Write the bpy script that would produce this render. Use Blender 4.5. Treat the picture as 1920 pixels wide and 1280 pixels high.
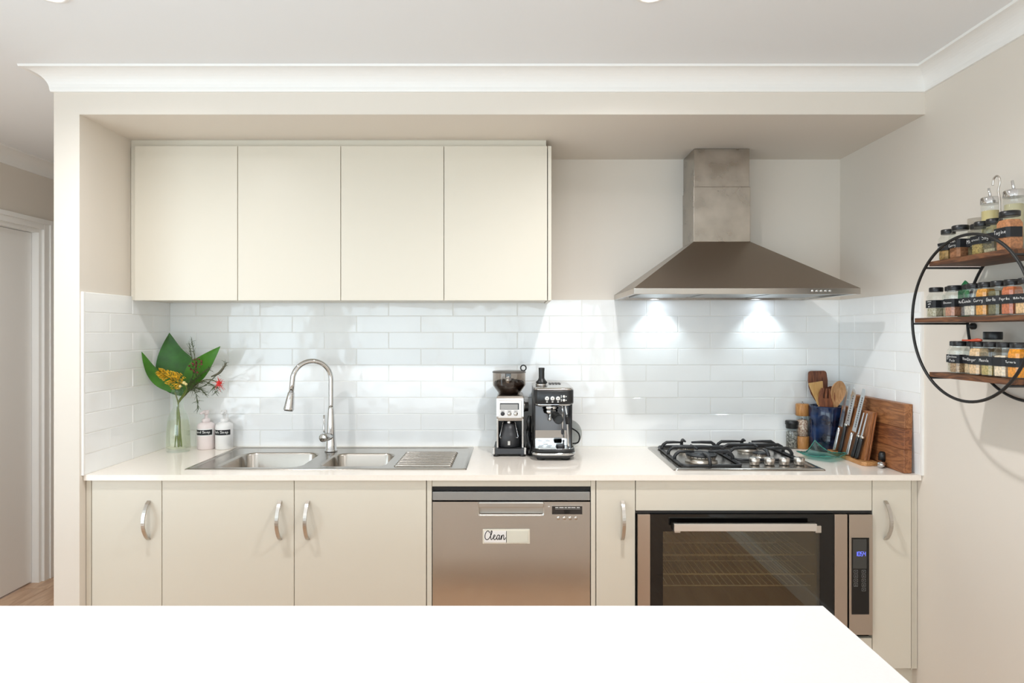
import bpy, bmesh, math, random
from mathutils import Vector, Matrix, Quaternion
random.seed(7)
C = bpy.context.scene.collection
PI = math.pi
for o in list(bpy.data.objects): bpy.data.objects.remove(o)

# ------------------------------------------------------------------ camera, world, light, exposure
F, VX, VY, CAMZ = 1185.0, 961.0, 622.0, 1.44          # focal length in pixels of the 1920x1280 frame, vanishing point, eye height
sc = bpy.context.scene
cam_d = bpy.data.cameras.new('camera'); cam = bpy.data.objects.new('camera', cam_d); C.objects.link(cam)
cam.location = (0, 0, CAMZ); cam.rotation_euler = (PI/2, 0, 0)
cam_d.sensor_width = 36; cam_d.lens = F/1920*36
cam_d.shift_x = -(VX-960)/1920; cam_d.shift_y = -(640-VY)/1920
cam_d.clip_start = .02
sc.camera = cam
sc.view_settings.view_transform = 'Standard'; sc.view_settings.look = 'None'
sc.view_settings.exposure = 0.2; sc.view_settings.gamma = 1.0; sc.view_settings.use_curve_mapping = False
sc.cycles.use_denoising = True
sc.cycles.use_adaptive_sampling = True; sc.cycles.adaptive_threshold = .03
sc.cycles.max_bounces = 9; sc.cycles.diffuse_bounces = 5; sc.cycles.glossy_bounces = 4
sc.cycles.transmission_bounces = 6; sc.cycles.transparent_max_bounces = 14
sc.cycles.caustics_reflective = False; sc.cycles.caustics_refractive = False
sc.cycles.sample_clamp_indirect = 6
w = bpy.data.worlds.new('world'); sc.world = w; w.use_nodes = True
w.node_tree.nodes['Background'].inputs[0].default_value = (.80, .90, 1, 1)
w.node_tree.nodes['Background'].inputs[1].default_value = 1.2

def area(name, loc, rot, sx, sy, power, col):
    l = bpy.data.lights.new(name, 'AREA'); l.shape = 'RECTANGLE'; l.size = sx; l.size_y = sy
    l.energy = power; l.color = col
    o = bpy.data.objects.new(name, l); C.objects.link(o); o.location = loc; o.rotation_euler = rot
    return o
# daylight for the room; unseen glazed openings behind and beside, sized for fill light
DAY = (.76, .885, 1)
area('daylight_rear_glass_doors', (-.60, -3.46, 1.07), (PI/2, 0, 0), 3.6, 2.0, 58, DAY)
area('daylight_side_fill', (-2.79, -.7, 1.1), (PI/2, 0, -PI/2), 3.7, 2.0, 58, DAY)

# ------------------------------------------------------------------ helpers
def lin(c):
    return tuple(((v/255)/12.92 if v/255 <= .04045 else ((v/255+.055)/1.055)**2.4) for v in c) + (1,)
MATS = {}
def mat(name, col, rough=.5, metal=0, spec=.5, bump=0, bscale=40, var=0, vscale=6, stretch=(1,1,1), coat=0, emis=None, estr=0, detail=3, rvar=0, aniso=0, sheen=0, objrand=0, col2=None, bdist=.002):
    if name in MATS: return MATS[name]
    m = bpy.data.materials.new(name); m.use_nodes = True; MATS[name] = m
    nt = m.node_tree; b = nt.nodes['Principled BSDF']
    b.inputs['Base Color'].default_value = lin(col); b.inputs['Roughness'].default_value = rough
    b.inputs['Metallic'].default_value = metal; b.inputs['Specular IOR Level'].default_value = spec
    b.inputs['Coat Weight'].default_value = coat; b.inputs['Coat Roughness'].default_value = .08
    b.inputs['Anisotropic'].default_value = aniso
    if emis: b.inputs['Emission Color'].default_value = lin(emis); b.inputs['Emission Strength'].default_value = estr
    if bump or var or rvar:
        tc = nt.nodes.new('ShaderNodeTexCoord'); mp = nt.nodes.new('ShaderNodeMapping'); mp.inputs['Scale'].default_value = stretch
        nt.links.new(tc.outputs['Object'], mp.inputs['Vector'])
        src = mp.outputs['Vector']
        if objrand:
            oi = nt.nodes.new('ShaderNodeObjectInfo'); ad = nt.nodes.new('ShaderNodeVectorMath'); ad.operation = 'MULTIPLY_ADD'
            cb = nt.nodes.new('ShaderNodeCombineXYZ')
            for k in range(3): nt.links.new(oi.outputs['Random'], cb.inputs[k])
            ad.inputs[1].default_value = (37, 19, 53); nt.links.new(cb.outputs[0], ad.inputs[0]); nt.links.new(src, ad.inputs[2]); src = ad.outputs[0]
    if bump:
        n = nt.nodes.new('ShaderNodeTexNoise'); n.inputs['Scale'].default_value = bscale; n.inputs['Detail'].default_value = detail
        nt.links.new(src, n.inputs['Vector'])
        bp = nt.nodes.new('ShaderNodeBump'); bp.inputs['Strength'].default_value = bump; bp.inputs['Distance'].default_value = bdist
        nt.links.new(n.outputs['Fac'], bp.inputs['Height']); nt.links.new(bp.outputs['Normal'], b.inputs['Normal'])
    if var or rvar:
        n2 = nt.nodes.new('ShaderNodeTexNoise'); n2.inputs['Scale'].default_value = vscale; n2.inputs['Detail'].default_value = 4
        nt.links.new(src, n2.inputs['Vector'])
        if var:
            r = nt.nodes.new('ShaderNodeValToRGB'); c = lin(col)
            d = lin(col2) if col2 else tuple(max(0, v*(1-var)) for v in c[:3])+(1,)
            u = c if col2 else tuple(min(1, v*(1+var)) for v in c[:3])+(1,)
            r.color_ramp.elements[0].position = .35; r.color_ramp.elements[0].color = d
            r.color_ramp.elements[1].position = .65; r.color_ramp.elements[1].color = u
            nt.links.new(n2.outputs['Fac'], r.inputs['Fac']); nt.links.new(r.outputs['Color'], b.inputs['Base Color'])
        if rvar:
            mr = nt.nodes.new('ShaderNodeMapRange'); mr.inputs['To Min'].default_value = max(.02, rough-rvar); mr.inputs['To Max'].default_value = rough+rvar
            nt.links.new(n2.outputs['Fac'], mr.inputs['Value']); nt.links.new(mr.outputs['Result'], b.inputs['Roughness'])
    return m
def wood(name, c1, c2, rough=.45, scale=1, axis='Y', coat=0):
    if name in MATS: return MATS[name]
    m = bpy.data.materials.new(name); m.use_nodes = True; MATS[name] = m
    nt = m.node_tree; b = nt.nodes['Principled BSDF']; b.inputs['Roughness'].default_value = rough; b.inputs['Coat Weight'].default_value = coat
    tc = nt.nodes.new('ShaderNodeTexCoord'); oi = nt.nodes.new('ShaderNodeObjectInfo'); mp = nt.nodes.new('ShaderNodeMapping')
    s = [9*scale]*3; s['XYZ'.index(axis)] = 1.1*scale; mp.inputs['Scale'].default_value = s
    ad = nt.nodes.new('ShaderNodeVectorMath'); ad.operation = 'ADD'
    cb = nt.nodes.new('ShaderNodeCombineXYZ'); mu = nt.nodes.new('ShaderNodeMath'); mu.operation = 'MULTIPLY'; mu.inputs[1].default_value = 31
    nt.links.new(oi.outputs['Random'], mu.inputs[0])
    for k in range(3): nt.links.new(mu.outputs[0], cb.inputs[k])
    nt.links.new(tc.outputs['Object'], mp.inputs['Vector']); nt.links.new(mp.outputs[0], ad.inputs[0]); nt.links.new(cb.outputs[0], ad.inputs[1])
    n1 = nt.nodes.new('ShaderNodeTexNoise'); n1.inputs['Scale'].default_value = 2.2; n1.inputs['Detail'].default_value = 5; n1.inputs['Distortion'].default_value = 1.6
    nt.links.new(ad.outputs[0], n1.inputs['Vector'])
    wv = nt.nodes.new('ShaderNodeMath'); wv.operation = 'MULTIPLY'; wv.inputs[1].default_value = 9
    nt.links.new(n1.outputs['Fac'], wv.inputs[0])
    sn = nt.nodes.new('ShaderNodeMath'); sn.operation = 'PINGPONG'; sn.inputs[1].default_value = 1; nt.links.new(wv.outputs[0], sn.inputs[0])
    r = nt.nodes.new('ShaderNodeValToRGB'); r.color_ramp.elements[0].color = lin(c1); r.color_ramp.elements[1].color = lin(c2)
    nt.links.new(sn.outputs[0], r.inputs['Fac']); nt.links.new(r.outputs['Color'], b.inputs['Base Color'])
    bp = nt.nodes.new('ShaderNodeBump'); bp.inputs['Strength'].default_value = .25; bp.inputs['Distance'].default_value = .001
    nt.links.new(sn.outputs[0], bp.inputs['Height']); nt.links.new(bp.outputs['Normal'], b.inputs['Normal'])
    return m
def glass(name, tint=(255,255,255), ior=1.45, rough=.02, refl=(255,255,255)):
    if name in MATS: return MATS[name]
    m = bpy.data.materials.new(name); m.use_nodes = True; MATS[name] = m
    nt = m.node_tree; nt.nodes.remove(nt.nodes['Principled BSDF']); out = nt.nodes['Material Output']
    t = nt.nodes.new('ShaderNodeBsdfTransparent'); t.inputs[0].default_value = lin(tint)
    g = nt.nodes.new('ShaderNodeBsdfGlossy'); g.inputs['Roughness'].default_value = rough; g.inputs['Color'].default_value = lin(refl)
    lw = nt.nodes.new('ShaderNodeLayerWeight'); pw = nt.nodes.new('ShaderNodeMath'); pw.operation = 'POWER'; pw.inputs[1].default_value = 4.5
    f0 = ((ior-1)/(ior+1))**2*1.6
    fr = nt.nodes.new('ShaderNodeMath'); fr.operation = 'MULTIPLY_ADD'; fr.inputs[1].default_value = .55; fr.inputs[2].default_value = f0
    nt.links.new(lw.outputs['Facing'], pw.inputs[0]); nt.links.new(pw.outputs[0], fr.inputs[0])
    mx = nt.nodes.new('ShaderNodeMixShader'); nt.links.new(fr.outputs[0], mx.inputs[0]); nt.links.new(t.outputs[0], mx.inputs[1]); nt.links.new(g.outputs[0], mx.inputs[2])
    nt.links.new(mx.outputs[0], out.inputs['Surface'])
    return m
def emit(name, col, s):
    return mat(name, (0,0,0), emis=col, estr=s)

class MB:
    """collects shapes of one mesh"""
    def __init__(s): s.v = []; s.f = []; s.sm = []
    def add(s, vs, fs, smooth=False):
        n = len(s.v); s.v += [tuple(v) for v in vs]; s.f += [[i+n for i in f] for f in fs]; s.sm += [smooth]*len(fs); return s
    def box(s, x0, x1, y0, y1, z0, z1):
        vs = [(x,y,z) for x in (x0,x1) for y in (y0,y1) for z in (z0,z1)]
        return s.add(vs, [(0,1,3,2),(4,6,7,5),(0,4,5,1),(2,3,7,6),(0,2,6,4),(1,5,7,3)])
    def hexa(s, q0, q1):     # two quads (bottom, top) of 4 points
        return s.add(list(q0)+list(q1), [(3,2,1,0),(4,5,6,7),(0,1,5,4),(1,2,6,5),(2,3,7,6),(3,0,4,7)])
    def lathe(s, prof, c=(0,0,0), seg=32, axis='Z', smooth=True, cap0=True, cap1=True):
        vs = []
        for r, h in prof:
            for k in range(seg):
                a = 2*PI*k/seg; p = (r*math.cos(a), r*math.sin(a), h)
                if axis == 'Y': p = (p[0], p[2], p[1])
                elif axis == 'X': p = (p[2], p[0], p[1])
                vs.append((p[0]+c[0], p[1]+c[1], p[2]+c[2]))
        fs = []
        for i in range(len(prof)-1):
            for k in range(seg):
                a, b = i*seg+k, i*seg+(k+1) % seg
                fs.append((a, b, b+seg, a+seg))
        s.add(vs, fs, smooth)
        n = len(s.v)-len(vs)
        if cap0 and prof[0][0] > 1e-6: s.f.append([n+k for k in range(seg)][::-1]); s.sm.append(False)
        if cap1 and prof[-1][0] > 1e-6: s.f.append([n+(len(prof)-1)*seg+k for k in range(seg)]); s.sm.append(False)
        return s
    def cyl(s, c, r, h, seg=24, axis='Z', smooth=True):
        return s.lathe([(r,0),(r,h)], c, seg, axis, smooth)
    def tube(s, pts, r, seg=8, smooth=True, cap=True):
        pts = [Vector(p) for p in pts]; n = len(pts); rs = r if isinstance(r, (list, tuple)) else [r]*n
        tan = [(pts[min(i+1,n-1)]-pts[max(i-1,0)]).normalized() for i in range(n)]
        u = tan[0].orthogonal().normalized(); vs = []
        for i in range(n):
            if i: u = (tan[i-1].rotation_difference(tan[i]) @ u)
            u = (u-tan[i]*u.dot(tan[i])).normalized(); w_ = tan[i].cross(u)
            for k in range(seg):
                a = 2*PI*(k+.5)/seg; vs.append(pts[i]+(u*math.cos(a)+w_*math.sin(a))*rs[i])
        fs = [(i*seg+k, i*seg+(k+1)%seg, (i+1)*seg+(k+1)%seg, (i+1)*seg+k) for i in range(n-1) for k in range(seg)]
        if cap: fs += [list(range(seg))[::-1], [(n-1)*seg+k for k in range(seg)]]
        return s.add(vs, fs, smooth)
    def torus(s, c, R, r, axis='X', seg=48, ss=8, a0=0, a1=2*PI):
        full = abs(a1-a0-2*PI) < 1e-6; pts = []
        for k in range(seg+1):
            a = a0+(a1-a0)*k/seg; p = (R*math.cos(a), R*math.sin(a))
            d = {'X': (0,p[0],p[1]), 'Y': (p[0],0,p[1]), 'Z': (p[0],p[1],0)}[axis]
            pts.append((c[0]+d[0], c[1]+d[1], c[2]+d[2]))
        return s.tube(pts, r, ss)
    def prism(s, poly, a0, a1, axis='Y'):    # polygon in the plane across axis: X->(y,z) Y->(x,z) Z->(x,y)
        def P(p, a): return {'X': (a,p[0],p[1]), 'Y': (p[0],a,p[1]), 'Z': (p[0],p[1],a)}[axis]
        n = len(poly); vs = [P(p,a0) for p in poly]+[P(p,a1) for p in poly]
        fs = [list(range(n)), list(range(n,2*n))[::-1]] + [(i,n+i,n+(i+1)%n,(i+1)%n) for i in range(n)]
        return s.add(vs, fs)
    def loft(s, loops, smooth=True, cap0=False, cap1=True):
        n = len(loops[0]); vs = [p for l in loops for p in l]
        fs = [(i*n+k, i*n+(k+1)%n, (i+1)*n+(k+1)%n, (i+1)*n+k) for i in range(len(loops)-1) for k in range(n)]
        s.add(vs, fs, smooth); b = len(s.v)-len(vs)
        if cap0: s.f.append([b+k for k in range(n)][::-1]); s.sm.append(False)
        if cap1: s.f.append([b+(len(loops)-1)*n+k for k in range(n)]); s.sm.append(False)
        return s
    def mesh(s, name, bevel=0, seg=2, off=(0,0,0)):
        me = bpy.data.meshes.new(name)
        me.from_pydata([(v[0]-off[0], v[1]-off[1], v[2]-off[2]) for v in s.v], [], s.f)
        me.polygons.foreach_set('use_smooth', s.sm)
        bm = bmesh.new(); bm.from_mesh(me); bmesh.ops.recalc_face_normals(bm, faces=bm.faces)
        if bevel:
            es = [e for e in bm.edges if len(e.link_faces) == 2 and e.calc_face_angle(0) > .5]
            bmesh.ops.bevel(bm, geom=es, offset=bevel, segments=seg, affect='EDGES', profile=.5, clamp_overlap=True)
        bm.to_mesh(me); bm.free(); me.update()
        return me
    def build(s, name, material, parent=None, bevel=0, seg=2, origin=None, local=False):
        off = (0,0,0)
        if origin is not None: off = origin
        elif parent is not None and not local: off = WL.get(parent.as_pointer(), (0,0,0))
        me = s.mesh(name, bevel, seg, off); me.materials.append(material)
        o = bpy.data.objects.new(name, me); C.objects.link(o)
        if parent is not None:
            o.parent = parent; WL[o.as_pointer()] = WL.get(parent.as_pointer(), (0,0,0))
        elif origin is not None: o.location = origin; WL[o.as_pointer()] = tuple(origin)
        return o
WL = {}
def tag(o, label, cat, group=None):
    o['label'] = label; o['category'] = cat
    if group: o['group'] = group
    return o
def thing(name, label, cat, loc=(0,0,0), group=None, rz=0):
    o = bpy.data.objects.new(name, None); C.objects.link(o); o.location = loc; o.empty_display_size = .05
    o.rotation_euler = (0,0,rz); WL[o.as_pointer()] = tuple(loc)
    return tag(o, label, cat, group)
def struct(o): o['kind'] = 'structure'; return o
def rrect(x0, x1, y0, y1, r, z, n=6):
    pts = []
    for cx, cy, a in ((x1-r,y1-r,0),(x0+r,y1-r,PI/2),(x0+r,y0+r,PI),(x1-r,y0+r,1.5*PI)):
        for k in range(n+1):
            t = a+PI/2*k/n; pts.append((cx+r*math.cos(t), cy+r*math.sin(t), z))
    return pts
def fill_holes(outer, holes, z):
    """flat face with holes -> (verts, faces)"""
    bm = bmesh.new(); es = []
    for lp in [outer]+holes:
        vs = [bm.verts.new((p[0],p[1],z)) for p in lp]
        es += [bm.edges.new((vs[i], vs[(i+1)%len(vs)])) for i in range(len(vs))]
    bmesh.ops.triangle_fill(bm, use_beauty=True, use_dissolve=False, edges=es)
    bm.verts.index_update()
    r = ([tuple(v.co) for v in bm.verts], [[v.index for v in f.verts] for f in bm.faces]); bm.free(); return r
def bez(pts, n=16):
    """Catmull-Rom through pts"""
    P = [Vector(p) for p in pts]; out = []
    for i in range(len(P)-1):
        a, b, c, d = P[max(i-1,0)], P[i], P[i+1], P[min(i+2,len(P)-1)]
        for k in range(n):
            t = k/n; out.append(.5*((2*b)+(c-a)*t+(2*a-5*b+4*c-d)*t*t+(3*b-a-3*c+d)*t**3))
    out.append(P[-1]); return out
def X(px, Y): return (px-VX)*Y/F
def Z(py, Y): return CAMZ-(py-VY)*Y/F

# stroke lettering (x 0-4, y 0-9, baseline 3)
GL = {'a':'36 16 05 04 13 23 35/36 34 43','b':'09 03/05 16 26 35 34 23 13 04','c':'35 26 16 05 04 13 23 34','d':'39 33/35 26 16 05 04 13 23 34',
'e':'04 35 26 16 05 04 13 33','f':'39 29 18 13/06 36','g':'36 16 05 04 13 33/36 31 20 10 01','h':'09 03/05 16 26 35 33','i':'16 13/18 17','k':'09 03/36 04 33',
'l':'19 14 23','m':'06 03/05 16 25 23/25 36 45 43','n':'06 03/05 16 26 35 33','o':'16 05 04 13 23 34 35 26 16','p':'06 00/06 26 35 34 23 03','r':'06 03/05 16 36',
's':'36 16 05 34 23 03','t':'19 14 23 33/06 36','u':'06 04 13 23 34/36 33','v':'06 23 46','w':'06 13 25 33 46','y':'06 04 13 33/36 31 20 00',
'A':'03 29 43/15 35','B':'03 09 28 26 06 36 34 03','C':'48 39 19 08 04 13 33 44','D':'03 09 29 48 44 23 03','G':'48 39 19 08 04 13 33 44 46 26','H':'09 03/49 43/06 46',
'L':'09 03 43','M':'03 09 26 49 43','N':'03 09 43 49','P':'03 09 29 38 37 26 06','S':'48 39 19 08 07 36 45 44 33 13 04','T':'09 49/29 23','V':'09 23 49','W':'09 13 26 33 49'}
def text_w(t): return sum(2.5 if c in 'il ' else 5.2 for c in t)
def lettering(text, width, height, lw, place, jitter=.3):
    """ribbons for text centred on (0,0); place(u,v) -> 3d"""
    m = MB(); tw = text_w(text); k = min(width/tw, height/9.0); x = -tw*k/2; rnd = random.Random(text)
    for ch in text:
        if ch in GL:
            dy = rnd.uniform(-jitter, jitter)
            for st in GL[ch].split('/'):
                P = [(x+int(q[0])*k, (int(q[1])-4.5+dy)*k) for q in st.split()]
                stroke(m, P, lw, place)
        x += (2.5 if ch in 'il ' else 5.2)*k
    return m
def stroke(m, P, lw, place):
    for (a, b) in zip(P[:-1], P[1:]):
        dx, dy = b[0]-a[0], b[1]-a[1]; L = math.hypot(dx, dy) or 1e-9; nx, ny = -dy/L*lw/2, dx/L*lw/2; ex, ey = dx/L*lw*.3, dy/L*lw*.3
        m.add([place(a[0]+nx-ex,a[1]+ny-ey), place(b[0]+nx+ex,b[1]+ny+ey), place(b[0]-nx+ex,b[1]-ny+ey), place(a[0]-nx-ex,a[1]-ny-ey)], [(0,1,2,3)])

# ------------------------------------------------------------------ materials
M_PAINT = mat('warm_white_wall_paint', (227,219,208), .55, bump=.05, bscale=250)
M_CEIL = mat('ceiling_white', (240,242,244), .7)
M_TRIM = mat('gloss_trim_white', (244,243,240), .35)
M_CAB = mat('cream_laminate', (219,212,197), .38, bump=.02, bscale=400)
M_TILE = mat('white_glazed_tile', (246,247,246), .07, spec=.6, bump=.9, bscale=9, detail=1.5, objrand=1, bdist=.004, var=.02, vscale=3)
M_GROUT = mat('pale_grout', (238,237,233), .8)
M_BENCH = mat('cream_quartz', (245,236,225), .09, spec=.5, var=.015, vscale=120)
M_ISLAND = mat('white_quartz', (228,226,225), .2, var=.008, vscale=150)
M_STEEL = mat('brushed_stainless', (190,184,177), .24, 1, bump=.04, bscale=300, stretch=(.04,1,1), rvar=.06, vscale=30)
M_STEELV = mat('brushed_stainless_dishwasher', (214,209,204), .16, 1, bump=.05, bscale=60, stretch=(1,1,.04), rvar=.05, vscale=8)
M_MOTTLE = mat('mottled_stainless', (176,168,158), .3, 1, bump=.08, bscale=16, rvar=.16, vscale=9, var=.14, detail=5)  # steel with a random mottle in colour and roughness
M_HOOD = mat('rangehood_steel', (168,158,148), .33, 1, bump=.02, bscale=300, stretch=(.05,1,1))
M_CHROME = mat('polished_chrome', (214,214,214), .05, 1)
M_SATIN = mat('satin_nickel', (205,200,193), .3, 1)
M_BLACK = mat('black_plastic', (26,26,27), .35)
M_MATTE = mat('matte_black_metal', (22,21,20), .5)
M_DGREY = mat('dark_grey_plastic', (52,52,54), .4)
M_BGLASS = mat('black_oven_glass', (10,9,9), .04, spec=.5)
M_IRON = mat('cast_iron_enamel', (34,35,37), .42, bump=.1, bscale=300)
M_WHITE = mat('white_plastic', (240,238,236), .4)
M_INK = mat('white_chalk_ink', (235,235,232), .7)
M_LABEL = mat('black_chalk_label', (22,24,28), .6)
M_GLASS = glass('clear_jar_glass', (250,252,251), 1.4)
M_GAP = mat('dark_recess', (14,13,12), .8)

# ------------------------------------------------------------------ room shell
XL, XR, YB, YN = -1.628, 1.552, 2.995, 2.376       # alcove sides, back wall, face of the nib and bulkhead
XNO, XH = -1.7245, -2.72                           # outer face of the nib, hallway wall
ZC, ZS, ZBT = 2.415, 2.257, .898                   # ceiling, soffit, benchtop
YR, YE = -3.4, 5.0                                 # rear wall, end of hallway
fl = struct(MB().box(XH-.2, XR+.2, YR-.2, YE+.2, -.06, -.012).build('floor', M_GAP))
M_FLOOR = wood('oak_floorboards', (188,152,124), (212,180,150), .4, .5, 'Y')
pl = MB().box(-.0895,.0895, -.748,.748, -.014, 0).mesh('plank', .001, 1); pl.materials.append(M_FLOOR)
i = 0; x = XH+.02
while x < XR+.1:
    y = YR+.2-(i % 3)*.5
    while y < YE+.6:
        o = bpy.data.objects.new('plank', pl); C.objects.link(o); o.parent = fl; o.location = (x, min(max(y, YR+.6), YE-.6), 0 if (YR+.6 <= y <= YE-.6) else -.002); y += 1.5
    x += .18; i += 1
struct(MB().box(XH-.2, XR+.2, YR-.2, YE+.2, ZC, ZC+.1).build('ceiling', M_CEIL))
wr = struct(MB().box(XR, XR+.12, YR, YB, 0, ZC).build('wall_right', M_PAINT))
wb = struct(MB().box(XNO, XR+.12, YB, YB+.1, 0, ZC).build('wall_back', M_PAINT))
wl = struct(MB().box(XNO, XL, YN, YB, 0, ZC).box(XNO, XNO+.09, YB+.1, YE, 0, ZC).build('wall_nib', M_PAINT))
struct(MB().box(XL, XR, YN, YB, ZS, ZC).build('wall_bulkhead', M_PAINT))
struct(MB().box(XH-.12, XNO+.1, YE, YE+.1, 0, ZC).build('wall_hall_end', M_PAINT))
# hallway wall with the door opening, and unseen side window sized for fill
DY0, DY1, DH = 2.84, 3.66, 2.04
WY0, WY1, WZ0, WZ1 = -2.6, 1.2, .02, 2.14
struct(MB().box(XH-.12, XH, DY1, YE, 0, ZC).box(XH-.12, XH, DY0, DY1, DH, ZC).box(XH-.12, XH, WY1, DY0, 0, ZC)
  .box(XH-.12, XH, WY0, WY1, 0, WZ0).box(XH-.12, XH, WY0, WY1, WZ1, ZC).box(XH-.12, XH, YR, WY0, 0, ZC).build('wall_hall', M_PAINT))
RX0, RX1, RZ1 = -2.45, 1.25, 2.12
struct(MB().box(XH-.12, RX0, YR-.12, YR, 0, ZC).box(RX0, RX1, YR-.12, YR, RZ1, ZC).box(RX1, XR+.12, YR-.12, YR, 0, ZC).build('wall_rear', M_PAINT))
M_PANE = glass('window_pane', (252,254,253), 1.2)
def window(name, ax, a0, a1, z0, z1, d0, bars):
    m = MB(); g = MB()
    def bx(mm, p0, p1, q0, q1, e0, e1):
        mm.box(p0, p1, e0, e1, q0, q1) if ax == 'X' else mm.box(e0, e1, p0, p1, q0, q1)
    fw = .05
    bx(m, a0, a0+fw, z0, z1, d0, d0+.06); bx(m, a1-fw, a1, z0, z1, d0, d0+.06); bx(m, a0+fw, a1-fw, z0, z0+fw, d0, d0+.06); bx(m, a0+fw, a1-fw, z1-fw, z1, d0, d0+.06)
    for b in bars: bx(m, b-.03, b+.03, z0+fw, z1-fw, d0, d0+.06)
    o = struct(m.build(name, M_TRIM)); bx(g, a0+fw, a1-fw, z0+fw, z1-fw, d0+.027, d0+.033); g.build('pane', M_PANE, o)
window('window_1', 'X', RX0, RX1, 0, RZ1, YR-.03, [-1.22, .02])
window('window_2', 'Y', WY0, WY1, WZ0, WZ1, XH-.03, [-.7])
# cove cornice round the whole room
def sweep(path, prof):
    n = len(path); loops = []
    for i in range(n):
        p = Vector(path[i]); a = (p-Vector(path[i-1])).normalized(); b = (Vector(path[(i+1)%n])-p).normalized()
        na, nb = Vector((a.y,-a.x)), Vector((b.y,-b.x)); mi = (na+nb); mi = mi/(mi.dot(na))
        loops.append([(p.x+mi.x*d, p.y+mi.y*d, z) for d, z in prof])
    loops.append(loops[0]); m = MB(); k = len(prof)
    for i in range(n):
        for j in range(k-1):
            m.add([loops[i][j], loops[i+1][j], loops[i+1][j+1], loops[i][j+1]], [(0,1,2,3)])
    return m
cv = [(0, ZC-.078), (.006, ZC-.078), (.008, ZC-.072)]
for k in range(11):
    t = k/10*PI/2; cv.append((.068-.060*math.cos(t), ZC-.068+.060*math.sin(t)))
cv += [(.075, ZC-.006), (.076, ZC)]
# concave profile: centre of curvature out in the room
cv = [(0, ZC-.076), (.008, ZC-.075), (.010, ZC-.068)]
for k in range(11):
    t = k/10*PI/2; cv.append((.070-.060*math.cos(t), ZC-.068+.060*math.sin(t)))
cv += [(.076, ZC-.008), (.078, ZC)]
room_path = [(XNO,YE),(XNO,YN),(XR,YN),(XR,YR),(XH,YR),(XH,YE)]
struct(sweep(room_path, cv).build('trim_1', M_TRIM))
# hallway door, jambs and architrave
d1 = struct(MB().box(XH-.075, XH-.04, DY0+.03, DY1-.032, .008, DH-.032).build('door_1', M_TRIM, bevel=.002))
MB().box(XH-.12, XH, DY1-.03, DY1, 0, DH).box(XH-.12, XH, DY0, DY0+.03, 0, DH).box(XH-.12, XH, DY0+.03, DY1-.03, DH-.03, DH).build('door_jamb', M_TRIM, d1)
a_ = MB()
for q in ((DY1-.01, DY1+.058, 0, DH+.048), (DY0-.058, DY0+.01, 0, DH+.048), (DY0+.01, DY1-.01, DH-.01, DH+.048)): a_.box(XH, XH+.016, *q)
for q in ((DY1+.03, DY1+.058, 0, DH+.048), (DY0-.058, DY0-.03, 0, DH+.048), (DY0-.03, DY1+.03, DH+.022, DH+.048)): a_.box(XH+.016, XH+.024, *q)
a_.build('architrave', M_TRIM, d1, .002)
k_ = MB().lathe([(.0,0),(.026,0),(.026,.01),(.010,.014),(.010,.045)], (XH-.04, DY0+.1, 1.0), 20, 'X'); k_.tube([(XH+.005, DY0+.1,1.0),(XH+.005, DY0+.22,1.0)], .009)
k_.build('door_handle', M_SATIN, d1)
struct(MB().box(XH, XH+.014, DY1+.06, YE, 0, .09).box(XH, XH+.014, WY1+.05, DY0-.06, 0, .09).build('baseboard_hall', M_TRIM, bevel=.003))
struct(MB().box(XR-.014, XR, YR, 2.38, 0, .09).build('baseboard_right', M_TRIM, bevel=.003))

# ------------------------------------------------------------------ splashback tiles (each one an object on its wall)
TW, TH, TD, PW = .3015, .0752, .008, .304
ROWS, PH = 9, (1.592-ZBT)/9
full = MB().box(-TW/2, TW/2, -TD, 0, -TH/2, TH/2).mesh('tile', .0016, 1); full.materials.append(M_TILE)
cut = {}
def tile(wall, u0, u1, row, put, rz):
    wd = u1-u0-.0025
    if wd < .012: return
    if abs(wd-TW) < .001: me = full
    else:
        key = round(wd, 3)
        if key not in cut:
            cut[key] = MB().box(-wd/2, wd/2, -TD, 0, -TH/2, TH/2).mesh('tile', .0016, 1); cut[key].materials.append(M_TILE)
        me = cut[key]
    o = bpy.data.objects.new('tile', me); C.objects.link(o); o.parent = wall
    px, py = put((u0+u1)/2); o.location = (px, py, 1.592-PH*(row+.5))
    o.rotation_euler = (random.uniform(-.010,.010), 0, rz+random.uniform(-.004,.004))
def run(wall, a, b, j0, put, rz):
    for r in range(ROWS):
        start = j0 if r % 2 == 0 else j0+PW/2
        e = [a]; q = start-PW*30
        while q < b-.001:
            if q > a+.001: e.append(q)
            q += PW
        e.append(b)
        for u0, u1 in zip(e[:-1], e[1:]): tile(wall, u0, u1, r, put, rz)
run(wb, XL+TD, XR-TD, -1.193, lambda u: (u, YB), 0)
YT = 2.392                                             # front edge of the tiled returns
run(wl, YT, YB-TD, 2.694, lambda u: (XL, u), PI/2)
run(wr, YT, YB-TD, 2.70, lambda u: (XR, u), -PI/2)
g_ = MB().box(XL, XR, YB-.0069, YB+.001, ZBT, 1.592).build('grout', M_GROUT, wb)
MB().box(XL-.001, XL+.0069, YT, YB, ZBT, 1.592).build('grout', M_GROUT, wl)
MB().box(XR-.0069, XR+.001, YT, YB, ZBT, 1.592).build('grout', M_GROUT, wr)
struct(MB().box(XL, XL+.0095, YT-.008, YT, ZBT, 1.592).build('trim_2', M_TRIM))
struct(MB().box(XR-.0095, XR, YT-.008, YT, ZBT, 1.592).build('trim_3', M_TRIM))

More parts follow.
